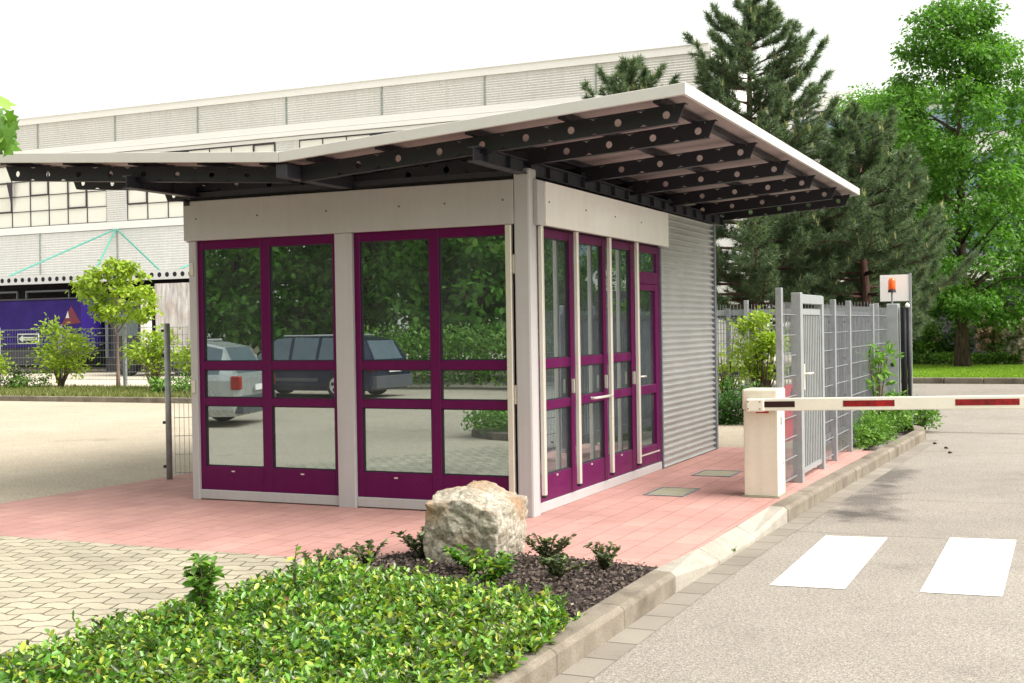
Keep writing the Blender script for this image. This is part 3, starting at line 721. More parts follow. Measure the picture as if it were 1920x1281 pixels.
# ------------------------------------------------------------------ mesh fences
def wire_panel(b, p0, p1, z0, z1, dv=.05, dh=.2, wv=.005, wh=.008, spikes=.0):
    p0 = Vector(p0); p1 = Vector(p1); L = (p1-p0).length; d = (p1-p0)/L; n = int(L/dv)
    for i in range(n+1):
        p = p0+d*(i*L/n); b.bar((p.x, p.y, z0), (p.x, p.y, z1+spikes), wv, wv, up=(d.x, d.y, 0))
    z = z0+.02; nr = Vector((d.y, -d.x))*(wv/2+wh/2)
    while z <= z1+.001:
        for s2 in (1, -1): b.bar((p0.x+nr.x*s2, p0.y+nr.y*s2, z), (p1.x+nr.x*s2, p1.y+nr.y*s2, z), wh, wh)
        z += dh
def clip(b, x, y, zs, dx=.0, dy=.0):
    for z in zs: b.box(x-.02+dx, x+.02+dx, y-.02+dy, y+.02+dy, z-.015, z+.015)
# right-hand fence line in front of the paving (x = 1.65)
fa = empty('mesh_fence', (1.65, 3.2, 0), 'galvanised mesh fence running back from the barrier box past the gate', 'fence')
for y, h in ((2.10, 1.93), (4.98, 1.86), (6.05, 1.86), (8.0, 1.84)):
    ps = MB().box(1.62, 1.68, y-.035, y+.035, .0, h).build('post', 'galv', fa, .004)
    c = MB(); clip(c, 1.655, y+.0, (.25, .7, 1.15, 1.6), dx=-.045); c.each('clamp', 'black', ps)
for (a, c_) in ((2.14, 2.86), (4.24, 4.94), (5.02, 6.01), (6.09, 7.96), (8.04, 9.55)):
    b = MB(); wire_panel(b, (1.64, a), (1.64, c_), .06, 1.80, .05, .2, .0045, .007); b.build('mesh_panel', 'galv', fa)
rp = MB().box(1.60, 1.615, 2.16, 2.84, .44, .99).build('red_panel', 'redpanel', fa, .002)
b = MB(); b.add([(1.6165, 2.70, .90), (1.6165, 2.82, .96), (1.6165, 2.82, .84)], [(0, 1, 2)]); b.build('arrow_mark', 'black', rp)
# pedestrian gate
ga = empty('pedestrian_gate', (1.65, 3.5, 0), 'narrow pale grey pedestrian gate of vertical bars with lever handle', 'gate')
b = MB(); b.box(1.60, 1.70, 2.87, 2.97, .0, 1.90); b.build('hinge_post', 'gateframe', ga, .006)
MB().box(1.61, 1.69, 4.10, 4.18, .0, 1.88).build('latch_post', 'gateframe', ga, .006)
MB().box(1.605, 1.695, 2.972, 4.098, 1.79, 1.885).build('lintel', 'gateframe', ga, .004)
b = MB(); b.box(1.63, 1.67, 3.0, 3.04, .07, 1.74).box(1.63, 1.67, 4.04, 4.08, .07, 1.74).box(1.632, 1.668, 3.04, 4.04, .07, .12).box(1.632, 1.668, 3.04, 4.04, 1.68, 1.74)
for i in range(11): y = 3.04+1.0*(i+.5)/11; b.box(1.640, 1.660, y-.016, y+.016, .12, 1.68)
lf = b.build('gate_leaf', 'gateframe', ga)
MB().box(1.672, 1.69, 3.05, 3.11, .92, 1.18).build('lock_plate', 'alu', lf, .003)
MB().tube([(1.69, 3.08, 1.08), (1.73, 3.08, 1.08), (1.735, 3.30, 1.08)], .013, 8).build('handle', 'alu', lf, smooth=True)
# parked sliding gate behind the mesh line
sg = empty('sliding_gate', (1.42, 6.5, 0), 'dark grey sliding gate of dense vertical bars parked behind the mesh fence', 'gate')
b = MB(); b.box(1.39, 1.45, 4.4, 9.5, .12, .24).box(1.39, 1.45, 4.4, 9.5, 1.68, 1.74)
for y in (4.4, 6.9, 9.44): b.box(1.39, 1.45, y, y+.06, .24, 1.68)
b.build('frame', 'galv_dk', sg)
b = MB()
for i in range(52):
    y = 4.5+i*.095
    if not any(abs(y-q) < .07 for q in (4.43, 6.93, 9.47)): b.box(1.408, 1.432, y-.011, y+.011, .24, 1.68)
b.build('bar_infill', 'galv_dk', sg)
# beacon pillar
pl = empty('gate_pillar', (1.6, 9.75, 0), 'pale grey gate pillar topped by an orange warning beacon', 'pillar')
pb = MB().box(1.63, 1.80, 9.64, 9.88, .0, 1.86).build('column', 'gateframe', pl, .01)
MB().disc((1.71, 9.64, .95), (0, -1, 0), .03, 12, .01).build('sensor', 'black', pb)
bc = MB().tube([(1.70, 9.76, 1.86), (1.70, 9.76, 2.03)], .014, 8).build('stem', 'galv_dk', pl)
MB().tube([(1.70, 9.76, 2.03), (1.70, 9.76, 2.07)], [.062, .056], 16).build('beacon_base', 'black', bc)
MB().tube([(1.70, 9.76, 2.07), (1.70, 9.76, 2.11), (1.70, 9.76, 2.20), (1.70, 9.76, 2.235), (1.70, 9.76, 2.25)], [.052, .055, .053, .042, .016], 18).build('beacon', 'orange', bc, smooth=True)
se = empty('safety_edge_post', (1.85, 9.7, 0), 'black gate stop post with paired rubber safety edges beside the beacon pillar', 'post')
MB().box(1.83, 1.87, 9.66, 9.80, -.02, 1.82).build('post', 'dark', se, .004)
for x in (1.895, 1.95): MB().tube([(x, 9.66, -.02), (x, 9.66, 1.80)], .026, 10).build('rubber_edge', 'black', se, smooth=True)
MB().tube([(1.93, 9.66, 1.80), (1.93, 9.66, 1.84), (1.93, 9.66, 1.87)], [.03, .035, .01], 10).build('cap', 'white', se, smooth=True)
gp = tag(MB().box(1.925, 1.955, 9.95, 10.0, -.1, 2.32).build('guide_post', 'gateframe'), 'slim tall pale guide post with a plate standing for the pale background behind the orange beacon', 'post')
MB().box(1.50, 1.922, 9.96, 9.98, 1.90, 2.30).build('backdrop_plate', 'hall_trim', gp, .002)  # stand-in board for the pale background shape behind the beacon

# rear cross fence with spiked top, behind the gatehouse
fb = empty('spiked_mesh_fence', (-.5, 11.7, 0), 'mesh fence with upright spikes along its top crossing behind the gatehouse', 'fence')
for x, h in ((-1.30, 1.86), (-.98, 2.0), (1.2, 1.9), (-3.8, 1.95)):
    ps = MB().box(x-.035, x+.035, 11.66, 11.74, .0, h).build('post', 'galv' if x > -1.1 else 'galv_dk', fb, .004)
for a, c_ in ((-6.5, -3.84), (-3.76, -1.34), (-1.26, -1.02), (-.94, 1.16)):
    b = MB(); wire_panel(b, (a, 11.7), (c_, 11.7), .28, 1.86, .05, .2, .006, .008, spikes=.07); b.build('mesh_panel', 'galv', fb)
MB().box(-6.5, 1.2, 11.64, 11.65, .12, .27).build('base_rail', 'galv_dk', fb)
MB().box(-6.5, 1.2, 11.755, 11.80, 1.74, 1.84).build('top_rail', 'galv', fb)
fc = empty('rear_mesh_fence', (.2, 13.6, 0), 'second darker mesh fence standing a step behind the spiked one', 'fence')
for x in (-5, -2.5, 0.0, 1.15): MB().box(x-.03, x+.03, 13.57, 13.63, -.02, 1.72).build('post', 'galv_dk', fc)
b = MB(); wire_panel(b, (-6, 13.6), (1.15, 13.6), .0, 1.7, .055, .2, .008, .01); b.build('mesh_panel', 'galv_dk', fc)

# left near fence from the post to the gatehouse
fd = empty('mesh_fence', (-4.8, 1.2, 0), 'short mesh fence with round-topped post joining the left wall of the gatehouse', 'fence')
ps = MB().tube([(-4.82, 1.2, 0), (-4.82, 1.2, 1.70)], .033, 10).build('post', 'galv', fd, smooth=True)
c = MB(); clip(c, -4.865, 1.2, (.14, .62, .98, 1.35, 1.62)); c.each('clamp', 'black', ps)
b = MB(); wire_panel(b, (-4.78, 1.25), (-3.56, 1.9), .05, 1.66, .05, .2, .0045, .006); b.build('mesh_panel', 'galv', fd)

# long fence behind the shrubs with the arrow sign
fe = empty('long_mesh_fence', (-20, 17, 0), 'long low mesh fence between the shrubs and the lorries', 'fence')
for x in (-31.2, -28.9, -26.6, -24.12, -21.78, -19.47, -17.15, -14.8, -12.5, -10.2, -7.9):
    MB().box(x-.045, x+.045, 16.98, 17.06, .0, 1.82).build('post', 'galv', fe, .004)
for i in range(10):
    x0 = -31.2+i*2.33; b = MB(); wire_panel(b, (x0+.06, 17.0), (x0+2.27, 17.0), .12, 1.76, .1, .2, .0025, .015); b.build('mesh_panel', 'galv', fe)
sg_ = empty('arrow_sign', (-23, 16.9, 1.4), 'white rectangular sign with a left-pointing arrow hung on the long mesh fence', 'sign')
xa, xb, za, zb = -23.30, -22.50, 1.34, 1.63
MB().box(xa, xb, 16.94, 16.96, za, zb).build('board', 'stickw', sg_)
MB().box(xa+.03, xb-.03, 16.935, 16.939, za+.03, zb-.03).build('field', 'navy', sg_)
b = MB(); zc = (za+zb)/2
b.add([(xa+.05, 16.931, zc), (xa+.22, 16.931, zc-.11), (xa+.22, 16.931, zc-.05), (xb-.05, 16.931, zc-.05), (xb-.05, 16.931, zc+.05), (xa+.22, 16.931, zc+.05), (xa+.22, 16.931, zc+.11)], [(0, 1, 2, 3, 4, 5, 6)])
b.build('arrow', 'stickw', sg_)
b = MB()
for i in range(9): b.box(xa+.25+i*.05, xa+.283+i*.05, 16.927, 16.930, zc-.018, zc+.018)
b.build('lettering', 'seam', sg_)

# grass verge with kerb on the left
mb = MB(); x = -40.0
while x < -6: mb.box(x, x+.99, 12.85, 13.0, -.02, .12); x += 1.0
mb.build('verge_kerb', 'kerb_old', bevel=.01)['kind'] = 'structure'
MB().box(-40, -6, 13.0, 16.9, -.02, .09).build('verge', 'soil')['kind'] = 'structure'
def grass(name, x0, x1, y0, y1, z, n, mat, h, label, seed, slope=None, wdt=.012):
    rg = np.random.default_rng(seed); X = rg.uniform(x0, x1, n); Y = rg.uniform(y0, y1, n)
    hh = h*rg.uniform(.4, 1.2, n); a = rg.uniform(0, 6.28, n); lean = rg.normal(size=(n, 2))*.35*hh[:, None]
    zz = np.full(n, z) if slope is None else slope(X, Y)
    B = np.column_stack([X, Y, zz]); wv = np.column_stack([np.cos(a), np.sin(a), np.zeros(n)])*wdt
    T = B+np.column_stack([lean, hh]); V = np.stack([B-wv, B+wv, T], 1).reshape(-1, 3)
    return tag(npmesh(name, V, 3, mat), label, 'grass', kind='stuff')
grass('verge_grass', -34, -8, 13.02, 16.85, .09, 42000, 'drygrass', .13, 'rough olive grass and low weeds on the verge strip', 3, wdt=.018)

# right-hand lawn, its kerb and path behind
sheet('lawn_soil', [(-14, 25.75), (60, 26.1), (60, 36.4), (-14, 36.4)], .0, 'soil')
mb = MB(); x = -14.0
while x < 40: y_ = 25.55+(x+14)*.006; mb.box(x, x+.98, y_, y_+.2, -.13, .055); x += 1.0
mb.build('lawn_kerb', 'kerb_old', bevel=.015)['kind'] = 'structure'
for o_ in list(bpy.data.objects):
    if o_.name == 'lawn_soil': bpy.data.objects.remove(o_)
MB().box(-14, 60, 25.95, 36.4, -.12, .0).build('lawn', 'soil')['kind'] = 'structure'
sheet('path', [(-14, 36.4), (60, 36.4), (60, 37.6), (-14, 37.6)], -.02, 'farroad')
grass('lawn_grass', -2.5, 8, 25.95, 36.3, .0, 110000, 'lawn', .07, 'bright mown lawn in front of the flowering bushes', 5, wdt=.014)
sheet('far_road', [(1.5, 10.3), (60, 10.3), (60, 25.4), (-14, 25.5), (-14, 11.6), (-1.0, 11.6)], -.100, 'road')

# ------------------------------------------------------------------ background hall
hall = empty('industrial_hall', (-38, 40, 0), 'long pale industrial hall with ribbed cladding, ribbon windows and a loading canopy', 'industrial hall')
FY = 36.0; HX0, HX1 = -75.0, -8.1
def ribbed(x0, x1, z0, z1, y, pitch, amp=.018):
    n_ = int((z1-z0)/pitch)*2; vs = []; fs = []
    for i in range(n_+1):
        z = z0+(z1-z0)*i/n_; yy = y-(amp if i % 2 else 0); vs += [(x0, yy, z), (x1, yy, z)]
    for i in range(n_): fs.append((2*i, 2*i+1, 2*i+3, 2*i+2))
    return vs, fs
seams = [-36.63+4.8*k for k in range(-8, 7)]
b = MB(); b.add(*ribbed(HX0, HX1, 10.60, 11.80, FY, .10, .03)); b.build('upper_cladding', 'hall', hall)
b = MB()
for k in range(-8, 7, 2): b.add(*ribbed(seams[k+8]-.62, seams[k+8]+.62, 6.86, 9.9, FY-.0, .10, .03))
b.each('pier_cladding', 'hall', hall)
b = MB(); b.add(*ribbed(HX0, HX1, 4.25, 6.48, FY, .115, .03)); b.build('lower_cladding', 'hall', hall)
MB().box(HX0, HX1, FY-.08, FY+.3, 11.80, 12.10).box(HX0, HX1, FY-.12, FY+.3, 12.101, 12.13).build('parapet', 'hall_trim', hall)
b = MB().box(HX0, HX1, FY-.06, FY+.1, 10.30, 10.59).box(HX0, HX1, FY-.14, FY+.1, 10.08, 10.27).box(HX0, HX1, FY-.04, FY+.1, 9.9, 10.05); b.each('cornice', 'hall_trim', hall)
MB().box(HX0, HX1, FY-.02, FY+.1, 10.271, 10.299).box(HX0, HX1, FY-.0, FY+.1, 10.051, 10.079).each('shadow_gap', 'seam', hall)
MB().box(HX0, HX1, FY-.07, FY+.1, 6.50, 6.84).build('window_ledge', 'hall_trim', hall)
b = MB()
for x in seams:
    if x < HX1:
        b.box(x-.035, x+.035, FY-.05, FY+.02, 10.60, 11.80).box(x-.035, x+.035, FY-.05, FY+.02, 4.25, 6.48)
b.each('seam_strip', 'seam', hall)
b = MB().box(HX0, HX1, FY+.3, FY+25, .0, 12.05); b.build('roof_volume', 'hall', hall)
MB().box(HX1+.01, HX1+.05, FY-.02, FY+25, 0, 12.1).build('end_wall', 'hall', hall)
# ribbon windows between the piers
zr = [6.86, 7.60, 8.34, 9.06, 9.86]
for k in range(-8, 6, 2):
    xs0 = seams[k+8]+.62; xs1 = seams[k+10]-.62 if k+10 < len(seams) else HX1
    if xs0 > HX1: continue
    xs1 = min(xs1, HX1); nc = 7; cw_ = (xs1-xs0)/nc
    wn = MB().box(xs0, xs1, FY+.02, FY+.05, 6.85, 9.88).build('window', 'hallglass', hall)
    b = MB()
    for i in range(nc+1): x = xs0+i*cw_; b.box(x-.02, x+.02, FY-.01, FY+.015, 6.86, 9.86)
    for z in zr: b.box(xs0, xs1, FY-.014, FY+.012, z-.018, z+.018)
    rk = random.Random(k+20)
    for i in range(nc):          # dark framed opening lights, one tilted open
        if (i+k//2) % 2 == 0:
            r0_ = 1 if i % 4 < 2 else 2; r0_ = min(r0_, 2); xa_ = xs0+i*cw_+.03; xb_ = xa_+cw_-.06; za_ = zr[r0_]+.02; zb_ = zr[min(4, r0_+2)]-.02
            for q in (xa_, xb_): b.box(q-.04, q+.04, FY-.03, FY-.011+.0, za_, zb_)
            for q in (za_, zb_): b.box(xa_+.04, xb_-.04, FY-.032, FY-.015, q-.04, q+.04)
    b.build('glazing_bars', 'mull', wn)
    # one casement tilted open shows as a dark wedge
    xa_ = xs0+.06+cw_*(2 if k == -2 else 4); b = MB(); b.add([(xa_, FY-.03, zr[1]+.02), (xa_, FY-.03, zr[3]-.02), (xa_+.22, FY-.22, zr[3]-.02), (xa_, FY-.4, zr[3]-.02)], [(0, 2, 1), (0, 3, 2), (1, 2, 3), (0, 1, 3)]); b.build('open_casement', 'mull', wn)
# canopy; dark discs on its edge beam stand for shade inside round holes
b = MB().box(HX0, -14, 32.0, 32.12, 3.84, 4.24); b.mat(1); x = -60.0
while x < -14.2: b.disc((x, 31.999, 4.04), (0, -1, 0), .105, 14, .004); x += .405
cp = b.build('canopy_beam', ['hall_trim', 'dockdark'], hall)
MB().box(HX0, -14, 32.13, FY, 4.16, 4.235).build('canopy_slab', 'hall', hall)
# dark dock front under the canopy
MB().box(HX0, HX1, FY-.02, FY+.3, 0.0, 4.15).build('dock_wall', 'dockdark', hall)
b = MB()
x = -58.0
while x < -14: b.box(x, x+2.6, 33.0, 33.1, 3.52, 3.60).box(x, x+.06, 33.0, 33.1, 3.1, 3.52).box(x+2.54, x+2.6, 33.0, 33.1, 3.1, 3.52); x += 3.1
b.build('dock_rail', 'galv', hall)
# turquoise tie rods from the wall down to the canopy edge
for k in range(-6, 3, 2):
    xs_ = seams[k+8]; ap = (xs_, FY-.08, 6.50)
    for dx, yy in ((-2.75, 32.05), (5.75, 32.05), (2.2, 32.05)):
        MB().tube([ap, (xs_+dx, yy, 4.25)], .045, 6).build('tie_rod', 'cable', hall)
    MB().box(xs_-.12, xs_+.12, FY-.16, FY-.081, 6.44, 6.62).build('rod_bracket', 'hall_trim', hall)

# office building behind the trees on the right
ofc = empty('office_building', (8, 52, 0), 'pale office block with blue glass bands behind the trees', 'office building')
OY = 51.0
MB().box(-9.5, 34, OY+.1, OY+14, -.1, 12.0).build('wall', 'hall_trim', ofc)
for z0, z1 in ((10.2, 11.4), (7.4, 9.2), (4.6, 6.4)):
    wn = MB().box(-9.3, 33.8, OY+.02, OY+.09, z0, z1).build('window', 'officeglass', ofc)
    b = MB(); x = -9.0
    while x < 33: b.box(x-.05, x+.05, OY-.03, OY+.015, z0, z1); x += 1.6
    b.each('mullion', 'mull', wn)
MB().box(-9.3, 33.8, OY+.02, OY+.09, -.1, 3.4).build('plinth', 'officedark', ofc)
b = MB(); b.add(*ribbed(-7.4, -5.6, 12.0, 13.2, OY+3, .1, .03)); b.box(-7.4, -5.6, OY+3.05, OY+7, 12.0, 13.2).build('rooftop_plant', 'hall', ofc)
MB().box(-9.4, 33.9, OY-.02, OY+.09, 11.62, 11.74).build('parapet_strip', 'mull', ofc)

# ------------------------------------------------------------------ lorries
tr = empty('lorry_trailer', (-38, 30, 0), 'indigo curtain-sided lorry trailer with a red triangle emblem parked at the loading bay', 'trailer')
tb = MB().box(-46, -32.3, 29.0, 31.5, 1.05, 3.02).build('curtain_body', 'trailer', tr, .03)
MB().box(-46, -32.3, 28.98, 31.5, 3.021, 3.09).build('roof_rail', 'cab', tr)
b = MB(); b.add([(-33.4, 28.995, 1.95), (-32.35, 28.995, 2.05), (-32.85, 28.995, 2.75), (-33.1, 28.995, 2.35)], [(0, 1, 2, 3)]); b.build('emblem', 'redemblem', tb)
b = MB(); b.add([(-33.15, 28.992, 2.25), (-32.95, 28.992, 2.25), (-33.02, 28.992, 2.55)], [(0, 1, 2)]); b.build('emblem_detail', 'rim', tb)
MB().box(-45.8, -32.4, 29.1, 31.4, .75, 1.049).build('chassis', 'cab', tr); MB().box(-41, -34, 28.98, 29.02, .35, .95).build('side_guard', 'cab', tr)
def wheel(par, x, y0, y1, z, r, n=22, rim=True):
    t = MB().tube([(x, y0, z), (x, y0+.03, z), (x, y1-.03, z), (x, y1, z)], [r*.93, r, r, r*.93], n).build('wheel', 'tyre', par, smooth=False)
    b = MB()
    b.tube([(x, y0-.012, z), (x, y0+.01, z)], r*.62, n)
    for i in range(6):
        a = i*math.pi/3; b.k = 1
        b.tube([(x+math.cos(a)*r*.38, y0-.016, z+math.sin(a)*r*.38), (x+math.cos(a)*r*.38, y0-.0125, z+math.sin(a)*r*.38)], r*.11, 8)
    b.build('rim', ['cargrey', 'tyre'], t)
    return t
for x in (-44.5, -43.2, -34.2): wheel(tr, x, 29.05, 29.35, .5, .5)
b = MB()
for x in (-30.9, -29.6, -31.8): b.box(x-.03, x+.03, 29.8, 29.9, .6, 2.2)
bb = tag(MB().box(-32.0, -28.6, 30.0, 31.6, .9, 2.9).build('container_front', 'cab'), 'dark blue-black swap container between the two lorries', 'container')
b.each('support_leg', 'galv_dk', bb)
MB().box(-32.0, -28.7, 30.0, 31.5, .0, .899).build('chassis', 'cab', bb)
tk = empty('lorry', (-24, 27, 0), 'lorry with white cab fairing and wrinkled grey tarpaulin body', 'lorry')
b = MB(); 
nx, nzv = 60, 24; vs = []; fs = []
for i in range(nx+1):
    for j in range(nzv+1):
        x = -26.5+i*7.5/nx; z = 1.05+2.35*j/nzv
        y = 26.6+.05*noise.noise(Vector((x*1.6+z*.9, 0, z*.5)))+.025*noise.noise(Vector((x*5+z*3, 4, z)))
        vs.append((x, y, z))
for i in range(nx):
    for j in range(nzv): k = i*(nzv+1)+j; fs.append((k, k+nzv+1, k+nzv+2, k+1))
b.add(vs, fs); b.box(-26.48, -19.0, 26.72, 29.0, 1.05, 3.38)
b.build('tarpaulin_body', 'tarp', tk, smooth=False)
MB().box(-26.5, -19, 26.5, 26.6, .88, 1.04).build('side_board', 'white', tk)
MB().box(-26.4, -19, 26.9, 28.8, .6, .879).build('chassis', 'cab', tk)
cb = MB().box(-28.6, -26.72, 26.6, 29.0, .55, 2.75).build('cab', 'cab', tk, .12, seg=3)
MB().box(-27.04, -26.60, 26.32, 26.58, 1.05, 2.30).build('fairing', 'white', cb, .12, seg=4)
MB().box(-27.04, -26.62, 26.36, 26.58, 2.40, 2.85).build('roof_fairing', 'white', cb, .1, seg=3)
MB().box(-28.4, -27.3, 26.57, 26.599, 1.5, 2.3).build('side_window', 'carglass', cb)
for x in (-28.0, -25.4, -24.8, -21.0): wheel(tk, x, 26.62, 26.95, .5, .5)
MB().box(-25.4, -23.4, 26.65, 26.75, .35, .87).build('side_guard', 'galv', tk)

# ------------------------------------------------------------------ cars seen in the window reflections
def car(name, label, loc, rz, L, W, H_, paint, wag=True, suv=False):
    c = empty(name, (0, 0, 0), label, 'car')
    hw = W/2; gc = .24 if suv else .18
    # stations along x (front +): profile as (x, z_low, z_belt, z_top, halfwidth_body, halfwidth_top)
    belt = .98 if suv else .88
    st = [(-L/2, gc+.12, belt*.86, belt*.92, hw*.84, hw*.8), (-L/2+.12, gc, belt, belt+.02, hw*.95, hw*.82), (-L/2+.35, gc, belt+.01, H_-.12, hw, hw*.74), (-L/2+.75, gc, belt, H_-.03, hw, hw*.74),
          (-L*.17, gc, belt, H_-.015, hw, hw*.745), (-L*.15, gc, belt, H_-.01, hw, hw*.745), (L*.0, gc, belt-.02, H_, hw, hw*.75), (L*.02, gc, belt-.02, H_-.003, hw, hw*.75), (L*.12, gc, belt-.03, H_-.04, hw, hw*.73), (L*.27, gc, belt-.05, belt+.03, hw, hw*.8), (L*.40, gc, belt-.12, belt-.06, hw*.97, hw*.78), (L*.485, gc+.05, belt-.28, belt-.24, hw*.88, hw*.7), (L/2, gc+.12, belt-.38, belt-.36, hw*.78, hw*.6)]
    vs = []; fs = []; nr_ = 10
    for (x, zl, zb_, zt, wb, wt) in st:
        ring = [(-wb*.92, zl), (-wb, zl+.12), (-wb, zb_-.1), (-wb*.97, zb_), (-wt, zt-.03 if zt > zb_+.1 else zt-.01), (-wt*.85, zt)]
        ring = ring+[(-y, z) for y, z in reversed(ring)]
        vs += [(x, y, z) for y, z in ring]
    m_ = 12
    for i in range(len(st)-1):
        for j in range(m_): fs.append((i*m_+j, i*m_+(j+1) % m_, (i+1)*m_+(j+1) % m_, (i+1)*m_+j))
    fs.append(tuple(range(m_))); fs.append(tuple((len(st)-1)*m_+j for j in reversed(range(m_))))
    b = MB(); b.local = True; b.add(vs, fs)
    for i in (2, 3, 5, 7, 8):
        for j in (3, 7): b.mi[i*m_+j] = 1
    for j in (4, 5, 6): b.mi[8*m_+j] = 1
    b.mi[1*m_+5] = 1; b.mi[1*m_+4] = 0
    body = b.build('body', [paint, 'carglass'], c, .02, smooth=False)
    def lb(nm, mt, *bx, par=c, bev=.01):
        q = MB(); q.local = True; q.box(*bx); return q.build(nm, mt, par, bev)
    lb('rear_bumper', 'cargrey' if suv else 'cargrey', -L/2-.05, -L/2+.15, -hw*.9, hw*.9, gc+.05, gc+.34)
    lb('front_bumper', 'cargrey', L/2-.1, L/2+.04, -hw*.78, hw*.78, gc+.05, gc+.26)
    for s2 in (-1, 1):
        lb('tail_light', 'taillight', -L/2-.02, -L/2+.16, s2*hw*.98-.1*(s2 > 0), s2*hw*.98+.1*(s2 < 0), belt*.72, belt*1.22 if suv else belt*.98, bev=.02)
        lb('headlight', 'white', L*.45, L*.485, s2*hw*.75-.14, s2*hw*.75+.14, belt-.38, belt-.25)
        lb('roof_rail', 'rim', -L*.3, L*.08, s2*hw*.7-.012, s2*hw*.7+.012, H_-.01, H_+.025)
        lb('door_handle', 'rim', -L*.12, -L*.08, s2*(hw+.004)-.01, s2*(hw+.004)+.01, belt-.16, belt-.13); lb('door_handle', 'rim', L*.05, L*.09, s2*(hw+.004)-.01, s2*(hw+.004)+.01, belt-.17, belt-.14)
        lb('side_moulding', 'cargrey', -L*.17, L*.2, s2*(hw+.004)-.008, s2*(hw+.004)+.008, gc+.22, gc+.30)
        lb('mirror', paint, L*.22, L*.26, s2*hw*1.0, s2*hw*1.15, belt, belt+.12)
    lb('number_plate', 'white', -L/2-.066, -L/2-.051, -.26, .26, gc+.42 if not suv else gc+.36, gc+.52 if not suv else gc+.46, bev=0)
    for xw in (-L*.29, L*.31):
        for s2 in (-1, 1):
            r_ = .36 if suv else .31; q = MB(); q.local = True; y0 = s2*(hw-.2); y1 = s2*(hw+.012)
            q.tube([(xw, y0, r_), (xw, y1-s2*.03, r_), (xw, y1, r_)], [r_, r_, r_*.9], 24)
            t = q.build('wheel', 'tyre', c)
            q = MB(); q.local = True; q.tube([(xw, y1, r_), (xw, y1+s2*.012, r_)], r_*.66, 20)
            for i in range(5):
                a = i*2*math.pi/5+.3; q.k = 1; q.tube([(xw+math.cos(a)*r_*.4, y1+s2*.0125, r_+math.sin(a)*r_*.4), (xw+math.cos(a)*r_*.4, y1+s2*.014, r_+math.sin(a)*r_*.4)], r_*.15, 8)
            q.build('rim', ['rim', 'tyre'], t)
    c.location = loc; c.rotation_euler = (0, 0, rz)
    return c
car('silver_car', 'silver estate car seen from behind, mirrored in the left front window', (-10.76, -7.45, 0), R(164), 4.4, 1.78, 1.45, 'carsilver')
car('estate_car', 'dark navy estate car mirrored in the front windows of the gatehouse', (-12.7, -15.9, 0), R(182), 4.6, 1.78, 1.46, 'cardark')

# ------------------------------------------------------------------ vegetation
def limb_mesh(segs, mat, parent, name='trunk', n=8):
    b = MB()
    for pts, rad in segs: b.tube(pts, rad, n, cap=True)
    return b.build(name, mat, parent, smooth=True)

def broadleaf(name, base, H_, crown, seed, label, cat='tree', group=None, mat='leaf_tree', bark='bark', nclump=150, per=260, leaf=.12, trunk_r=.26, cs=.75, clear=.16, holes=.0, cone=.0, lean=(0, 0), fe=.9):
    """crown=(rx,ry,z0,z1) relative to base; clumps of leaves on limbs"""
    rg = np.random.default_rng(seed); rd = random.Random(seed); B = Vector(base)
    t = empty(name, base, label, cat, group)
    rx, ry, z0, z1 = crown; segs = []
    top = B+Vector((lean[0], lean[1], H_*.93)); tp = [B+Vector((0, 0, -.1))]
    for i in range(1, 9):
        f = i/8; tp.append(B.lerp(top, f)+Vector((rd.uniform(-.1, .1), rd.uniform(-.1, .1), 0))*H_*.02)
    segs.append((tp, [trunk_r*(1.35 if i == 0 else 1.0)*(1-i/8.6) for i in range(9)]))
    CL = []
    for i in range(nclump):
        f = (i+rd.random())/nclump; z = z0+(z1-z0)*f**fe
        u = (z-z0)/(z1-z0); prof = math.sqrt(max(0.02, math.sin(math.pi*min(1, .12+u*.86)))) if not cone else max(.10, (1-u)**cone*min(1, .55+u*3))
        a = rd.random()*6.283; q = rd.random()**.45*rd.uniform(.8, 1.08)
        c = B+Vector((lean[0]*u, lean[1]*u, 0))+Vector((rx*prof*q*math.cos(a), ry*prof*q*math.sin(a), z))
        CL.append(c)
        if i % 3 == 0:
            zs = max(.25*z0+B.z*0, (c.z-B.z)-q*rx*prof*rd.uniform(.35, .75)); f2 = min(.97, max(.2 if clear else .06, zs/(H_*.93))); st_ = B.lerp(top, f2)
            mid = st_.lerp(c, .5)+Vector((0, 0, .12*(c-st_).length)); r_ = trunk_r*(1-f2)*.24+.010
            segs.append(([st_, mid, c], [r_, r_*.6, .01]))
    limb_mesh(segs, bark, t)
    Vs = []; Fs = []; nv = 0
    for c in CL:
        n = int(per*rd.uniform(.5, 1.3)); sc_ = cs*rd.uniform(.65, 1.25)
        sub = rg.normal(size=(7, 3)); sub = sub/np.linalg.norm(sub, axis=1, keepdims=True)*sc_*.62*rg.uniform(.5, 1.1, (7, 1)); sub[:, 2] *= .6
        ci = rg.integers(0, 7, n); P_ = np.array(c)+sub[ci]+rg.normal(size=(n, 3))*np.array([.24, .24, .15])*sc_
        D_ = (P_-np.array(c))*np.array([1, 1, .4])/sc_+rg.normal(size=(n, 3))*.5; D_[:, 2] -= .35
        V_, F_ = leaf_geo(P_, D_, leaf*rg.uniform(.6, 1.2, n), rg, .62, .1, up=np.tile([0, 0, 1.], (n, 1)))
        Vs.append(V_); Fs.append(F_+nv); nv += len(V_)
    npmesh('crown', np.concatenate(Vs), 4, mat, t, F=np.concatenate(Fs))
    return t

